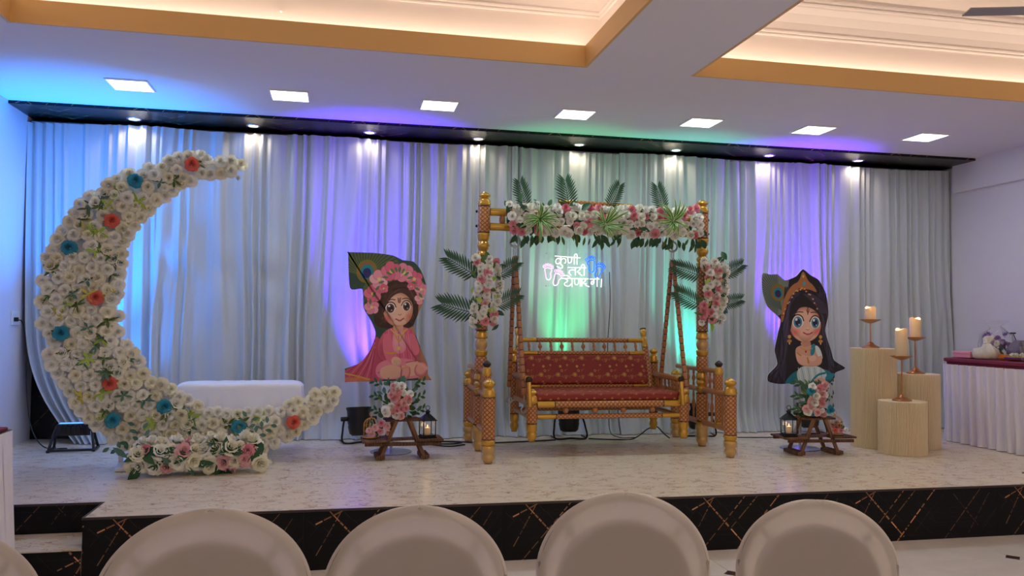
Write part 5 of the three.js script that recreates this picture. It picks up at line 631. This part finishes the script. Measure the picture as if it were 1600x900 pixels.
// ------------------------------------------------------------ banquet chairs in white covers, seen from behind
const coverMat = phys('#f5ece3', 0.8, { side: THREE.DoubleSide, transmission: 0.78, thickness: 0 });
const padMat = std('#7d6c64', 0.8), frameMat = std('#9c938c', 0.45, { metalness: 0.4 });
function chair(label) {
  const t = thing('banquet_chair', label, 'chair', [0, 0, 0], 0); const A = 0.225, B = 0.205, YC = 0.775; // oval back: upper half ellipse, tapering below
  const half = (y) => { const q = (y - YC) / B; return y >= YC ? A * Math.sqrt(Math.max(0, 1 - q * q)) : A * (1 - 0.14 * sstep(0, 1, (YC - y) / 0.3)); };
  // cover: closed sleeve over the back, both sheets meeting at the rim
  const sleeve = (side) => grid(28, 36, (u, v) => { const ang = v < 0.62 ? 0 : 0, y = 0.46 + (YC + B - 0.46) * (1 - Math.pow(1 - v, 1.6)); const w = half(Math.min(y, YC + B - 1e-4)) + 0.004, s = (u * 2 - 1); const rimk = Math.min(1, (1 - Math.abs(s)) * w / 0.03), topk = Math.min(1, (YC + B - y) / 0.03), d = 0.022 * Math.sqrt(Math.min(rimk, topk)); const sag = side * -0.010 * (1 - s * s) * sstep(0, 0.4, Math.min(1, (YC + B - y) / 0.2)); return [s * w, y, side * d + sag + 0.0025 * n2(s * 2 + 3, y * 5)]; });
  mesh('back_cover', sleeve(1), coverMat, t); mesh('front_cover', sleeve(-1), coverMat, t);
  // frame and pad under the cloth
  const rim = []; for (let k = 0; k <= 24; k++) { const a = Math.PI * k / 24; rim.push(V(Math.cos(a) * (A - 0.012), YC + Math.sin(a) * (B - 0.012), 0)); } rim.unshift(V(half(0.5) - 0.012, 0.5, 0)); rim.push(V(-half(0.5) + 0.012, 0.5, 0)); mesh('rim_tube', tube(rim, 0.011, 80, 8), frameMat, t);
  const ia = 0.168, ib = 0.143, sh = new THREE.Shape(); sh.absellipse(0, 0, ia, ib, 0, Math.PI * 2); const pad = new THREE.ExtrudeGeometry(sh, { depth: 0.01, bevelEnabled: true, bevelSize: 0.006, bevelThickness: 0.005, bevelSegments: 2, curveSegments: 24 }); pad.translate(0, YC - 0.015, -0.0075); mesh('back_pad', pad, padMat, t);
  for (const a of [0.72, Math.PI - 0.72, -0.8, Math.PI + 0.8]) mesh('spoke', rod(V(Math.cos(a) * ia * 0.95, YC - 0.015 + Math.sin(a) * ib * 0.95, 0), V(Math.cos(a) * (A - 0.012), YC + Math.sin(a) * (B - 0.012), 0), 0.008, 8), frameMat, t);
  // seat with skirt to the floor
  mesh('seat_cover', grid(96, 16, (u, v) => { const a = u * Math.PI * 2, c = Math.cos(a), s = Math.sin(a), k = Math.pow(Math.pow(Math.abs(c), 5) + Math.pow(Math.abs(s), 5), -1 / 5), top = v > 0.75, rr = top ? (1 - v) / 0.25 : 1, h = top ? 1 : v / 0.75, fl = (1 - h) * (0.02 + 0.012 * Math.sin(u * 6.283 * 14)); return [c * (0.215 * k * rr + fl), 0.005 + 0.465 * h + (top ? 0.02 * (1 - rr * rr) : 0), -0.21 + s * (0.215 * k * rr + fl)]; }), coverMat, t);
  for (const x of [-0.17, 0.17]) for (const z of [-0.38, -0.04]) mesh('leg', rod(V(x, 0, z), V(x, 0.45, z), 0.012, 8), frameMat, t);
  mesh('seat_board', rbox(0.38, 0.03, 0.38, 0.01, 0, 0.445, -0.21), padMat, t);
  return t;
}
{ const c = chair('second white-covered banquet chair from the left, in front of the rose garland'); c.position.set(-0.288, 0, -1.955); c.rotation.y = 0.12; c.scale.setScalar(1.03); // facing the stage
  copyOf(c, [-0.865, 0, -1.99], 0.2, 'leftmost white-covered banquet chair, cut by the left edge of the view', 1.0);
  copyOf(c, [0.194, 0, -2.04], -0.06, 'middle white-covered banquet chair, in front of the left cutout and swing', 1.0);
  copyOf(c, [0.739, 0, -2.06], -0.16, 'fourth white-covered banquet chair from the left, in front of the swing', 1.012);
  copyOf(c, [1.307, 0, -2.065], -0.3, 'rightmost white-covered banquet chair, in front of the long-haired child cutout', 0.972); }

// ------------------------------------------------------------ neon sign hung before the curtain
{ const t = thing('neon_sign', 'clear acrylic neon sign with white lettering, pink and blue baby footprints behind the swing', 'neon sign', [1.859, 2.104, -7.5]); const U = 0.641 / 1183; // one drawing unit in metres
  const at = (x, y, z = 0.012) => V((x - 190) * U, -(y - 150) * U, z);
  mesh('acrylic_panel', box(0, 1185 * U, -620 * U, 0, -0.003, 0.003), phys('#ffffff', 0.04, { transmission: 1, thickness: 0, ior: 1.45 }), t);
  const neon = (c, k) => new THREE.MeshStandardMaterial({ color: rgb(c), roughness: 0.4, emissive: rgb(c), emissiveIntensity: k }); const wm = neon([1, 0.97, 0.88], 0.65), pm = neon([1, 0.5, 0.92], 0.65), bm = neon([0.0, 0.16, 1], 0.6);
  const line = (name, pts, m, r = 0.0044, closed = false, label) => { const o = mesh(name, tube(pts.map((p) => at(...p)), r, Math.max(12, pts.length * 6), 6, closed), m, t); if (label) o.userData.label = label; return o; };
  const W = (pts) => line('letter_stroke', pts, wm); const S = (x0, y0, x1, y1) => W([[x0, y0], [(x0 + x1) / 2, (y0 + y1) / 2], [x1, y1]]);
  // first line
  S(415, 218, 880, 236); S(522, 225, 522, 362); W([[520, 290], [490, 258], [448, 268], [428, 310], [445, 350], [485, 350], [518, 310]]); W([[524, 300], [550, 262], [590, 258], [612, 285], [606, 325], [588, 340]]); W([[520, 362], [552, 385], [548, 418], [520, 432], [480, 416], [448, 392]]);
  W([[652, 228], [652, 290], [664, 325], [690, 330], [716, 300], [724, 232]]); S(768, 232, 768, 355); S(818, 236, 818, 358); W([[768, 226], [772, 192], [794, 170], [816, 186], [824, 232]]);
  // second line
  S(655, 412, 990, 412); S(790, 414, 790, 548); W([[788, 462], [740, 452], [692, 462], [674, 500], [688, 530], [712, 556]]); W([[872, 414], [876, 440], [850, 464], [826, 484], [850, 498], [880, 500], [850, 500], [880, 530], [918, 552]]); S(955, 412, 952, 552); W([[898, 408], [906, 374], [932, 352], [956, 372], [960, 410]]);
  // third line
  S(540, 606, 1032, 606); S(1062, 610, 1230, 606); S(732, 608, 732, 755); W([[600, 612], [640, 634], [642, 664], [606, 684], [588, 706], [620, 738], [680, 736], [730, 690]]); W([[700, 604], [676, 574], [630, 556], [574, 560]]);
  W([[778, 608], [778, 670], [796, 712], [828, 712], [850, 676], [852, 610]]); S(882, 608, 882, 742); S(912, 608, 912, 745); W([[962, 608], [978, 636], [950, 664], [930, 680], [960, 692], [995, 690], [965, 696], [1000, 730], [1048, 746]]);
  S(1194, 610, 1194, 745); W([[1128, 612], [1130, 664], [1110, 702], [1082, 690], [1086, 660], [1112, 656], [1134, 680]]); S(1276, 602, 1268, 750); mesh('letter_dot', (() => { const p = at(1194, 588); return ball(0.009, p.x, p.y, p.z); })(), wm, t);
  // footprints: a closed sole outline and five toe loops each
  const foot = (name, cx, cy, rot, s, flip, m, label) => { const q = (x, y) => { const X = x * flip * s, Y = y * s; return [cx + X * Math.cos(rot) - Y * Math.sin(rot), cy + X * Math.sin(rot) + Y * Math.cos(rot)]; };
    line(name, [[-62, -62], [-10, -84], [50, -66], [66, -30], [40, 20], [46, 78], [22, 124], [-18, 130], [-44, 96], [-52, 20]].map((p) => q(...p)), m, 0.0048, true, label);
    [[-76, -112, 18, 24], [-38, -134, 15, 22], [2, -138, 15, 22], [42, -126, 15, 21], [82, -96, 16, 24]].forEach(([x, y, a, b]) => { const pts = []; for (let k = 0; k < 8; k++) pts.push(q(x + Math.cos(k * 0.785) * a, y + Math.sin(k * 0.785) * b)); line(name.replace('sole', 'toe'), pts, m, 0.0034, true, label); }); };
  foot('sole_outline', 296, 510, -0.05, 0.98, 1, pm, 'pink neon'); foot('sole_outline', 458, 610, 0.35, 1.0, 1, pm, 'pink neon'); foot('sole_outline', 1078, 355, -0.12, 1.0, -1, bm, 'blue neon'); foot('sole_outline', 1222, 460, 0.42, 0.96, -1, bm, 'blue neon');
  for (const [x, y] of [[260, 172], [1270, 172], [260, 745], [1330, 745]]) { const p = at(x, y, 0.004); mesh('standoff', lathe([[0, 0.006], [0.006, 0.006], [0.008, 0]], 10).rotateX(Math.PI / 2).translate(p.x, p.y, p.z), MAT.steel, t); }
  for (const x of [280, 1290]) mesh('hanging_wire', rod(at(x, 150, 0), V(at(x, 0).x, 1.02, -0.1), 0.0012, 5), MAT.steel, t);
  pointLight(rgb([1, 0.95, 0.85]), 0.012, [2.2, 1.95, -7.54], 0.05); pointLight(rgb([1, 0.5, 0.9]), 0.008, [1.97, 1.85, -7.54], 0.05); pointLight(rgb([0.05, 0.3, 1]), 0.012, [2.42, 1.97, -7.54], 0.05); }
function cable(name, label, pts, r = 0.006) { return tag(mesh(name, tube(pts.map((p) => V(...p)), r, pts.length * 10, 6), MAT.blackPlastic), label, 'cable'); }
cable('sign_cable', 'thin black lead hanging down the curtain from the neon sign', [[2.53, 1.93, -7.5], [2.545, 1.6, -7.52], [2.53, 1.2, -7.54], [2.55, 0.8, -7.53], [2.54, 0.42, -7.5], [2.6, STAGE + 0.006, -7.4], [2.75, STAGE + 0.006, -7.36]], 0.004);
cable('floor_cable', 'black cable lying along the curtain hem between the par cans', [[0.35, STAGE + 0.007, -7.38], [0.6, STAGE + 0.007, -7.3], [0.95, STAGE + 0.007, -7.34], [1.3, STAGE + 0.007, -7.2], [1.75, STAGE + 0.007, -7.26], [1.95, STAGE + 0.007, -7.3]], 0.007);
cable('floor_cable', 'coiled black cable on the stage left of the swing', [[0.7, STAGE + 0.022, -7.15], [0.95, STAGE + 0.022, -7.08], [1.06, STAGE + 0.022, -7.16], [0.85, STAGE + 0.022, -7.23], [0.72, STAGE + 0.022, -7.14], [0.92, STAGE + 0.008, -7.05], [1.08, STAGE + 0.008, -7.12]], 0.007);
cable('floor_cable', 'black cable running right from the green par can under the swing bench', [[2.28, STAGE + 0.007, -7.34], [2.5, STAGE + 0.007, -7.25], [2.7, STAGE + 0.007, -7.28], [2.84, STAGE + 0.1, -7.26], [2.92, STAGE + 0.12, -7.25], [3.0, STAGE + 0.05, -7.26], [3.06, STAGE + 0.007, -7.27]], 0.006);
cable('floor_cable', 'black lead from the left wall socket down to the flood light', [[-2.68, 1.4, -7.56], [-2.655, 1.39, -7.6], [-2.64, 1.2, -7.66], [-2.62, 0.8, -7.66], [-2.54, 0.5, -7.56], [-2.4, STAGE + 0.007, -7.45], [-2.2, STAGE + 0.007, -7.36]], 0.005);
cable('floor_cable', 'black lead trailing left from the purple par can along the curtain', [[4.36, STAGE + 0.007, -7.3], [4.1, STAGE + 0.007, -7.2], [3.8, STAGE + 0.007, -7.22], [3.62, STAGE + 0.007, -7.3]], 0.005);
{ const t = thing('wall_socket', 'white socket plate with a black plug on the left wall beside the curtain', 'wall socket', [XL, 1.42, -7.56], Math.PI / 2); mesh('plate', rbox(0.16, 0.12, 0.012, 0.004, 0, 0, 0.006), MAT.white, t); mesh('switch', rbox(0.03, 0.05, 0.006, 0.002, 0.045, 0, 0.013), std('#fbfbfb', 0.4), t); mesh('plug', rbox(0.035, 0.035, 0.03, 0.006, -0.03, -0.01, 0.026), MAT.blackPlastic, t); }
// ceiling fan of the right tray: one blade reaches into the view
{ const cx = 4.32, cz = -3.87, y = 3.3, t = thing('ceiling_fan', 'grey ceiling fan blade reaching in under the right ceiling tray', 'ceiling fan', [cx, y, cz]); const fm = std('#9c999c', 0.4, { metalness: 0.2 });
  mesh('motor', lathe([[-0.05, 0], [-0.05, 0.06], [-0.03, 0.11], [0.02, 0.12], [0.05, 0.08], [0.06, 0.03], [0.07, 0]], 28), fm, t); mesh('down_rod', rod(V(0, 0.06, 0), V(0, 0.545, 0), 0.013), fm, t); mesh('canopy', lathe([[0.47, 0.015], [0.5, 0.05], [0.555, 0.07]], 20), fm, t);
  for (let k = 0; k < 3; k++) { const a = Math.PI - 0.29 + k * 2.094; const g = rbox(0.66, 0.008, 0.11, 0.003, 0.44, 0, 0); const p = g.attributes.position; for (let i = 0; i < p.count; i++) p.setY(i, p.getY(i) - p.getZ(i) * 0.04); g.computeVertexNormals(); g.rotateY(a); mesh('blade', g, fm, t); } }
{ const h = thing('ceiling_hook', 'tiny pale hook on the wall of the left ceiling tray', 'hook', [-0.43, 3.46, -5.46]); mesh('hook_plate', lathe([[0, 0.012], [0.006, 0.012], [0.008, 0]], 12).rotateX(Math.PI / 2), MAT.white, h); mesh('hook_arm', tube([V(0, 0, 0), V(0, 0, 0.02), V(0, -0.012, 0.03), V(0, -0.004, 0.036)], 0.003, 12, 6), MAT.white, h); }
{ const g = grid(14, 6, (u, v) => [(u - 0.5) * 0.24, 0.004 + 0.016 * Math.abs(n2(u * 5, v * 3 + 4)), (v - 0.5) * 0.07 + 0.01 * n2(u * 3, 2)]); g.translate(1.99, STAGE, -6.56); tag(mesh('plastic_scrap', g, phys('#ffffff', 0.1, { transmission: 0.9, thickness: 0, side: THREE.DoubleSide })), 'scrap of clear plastic wrap on the stage under the swing bench', 'plastic wrap'); }
renderer.render(scene, camera);
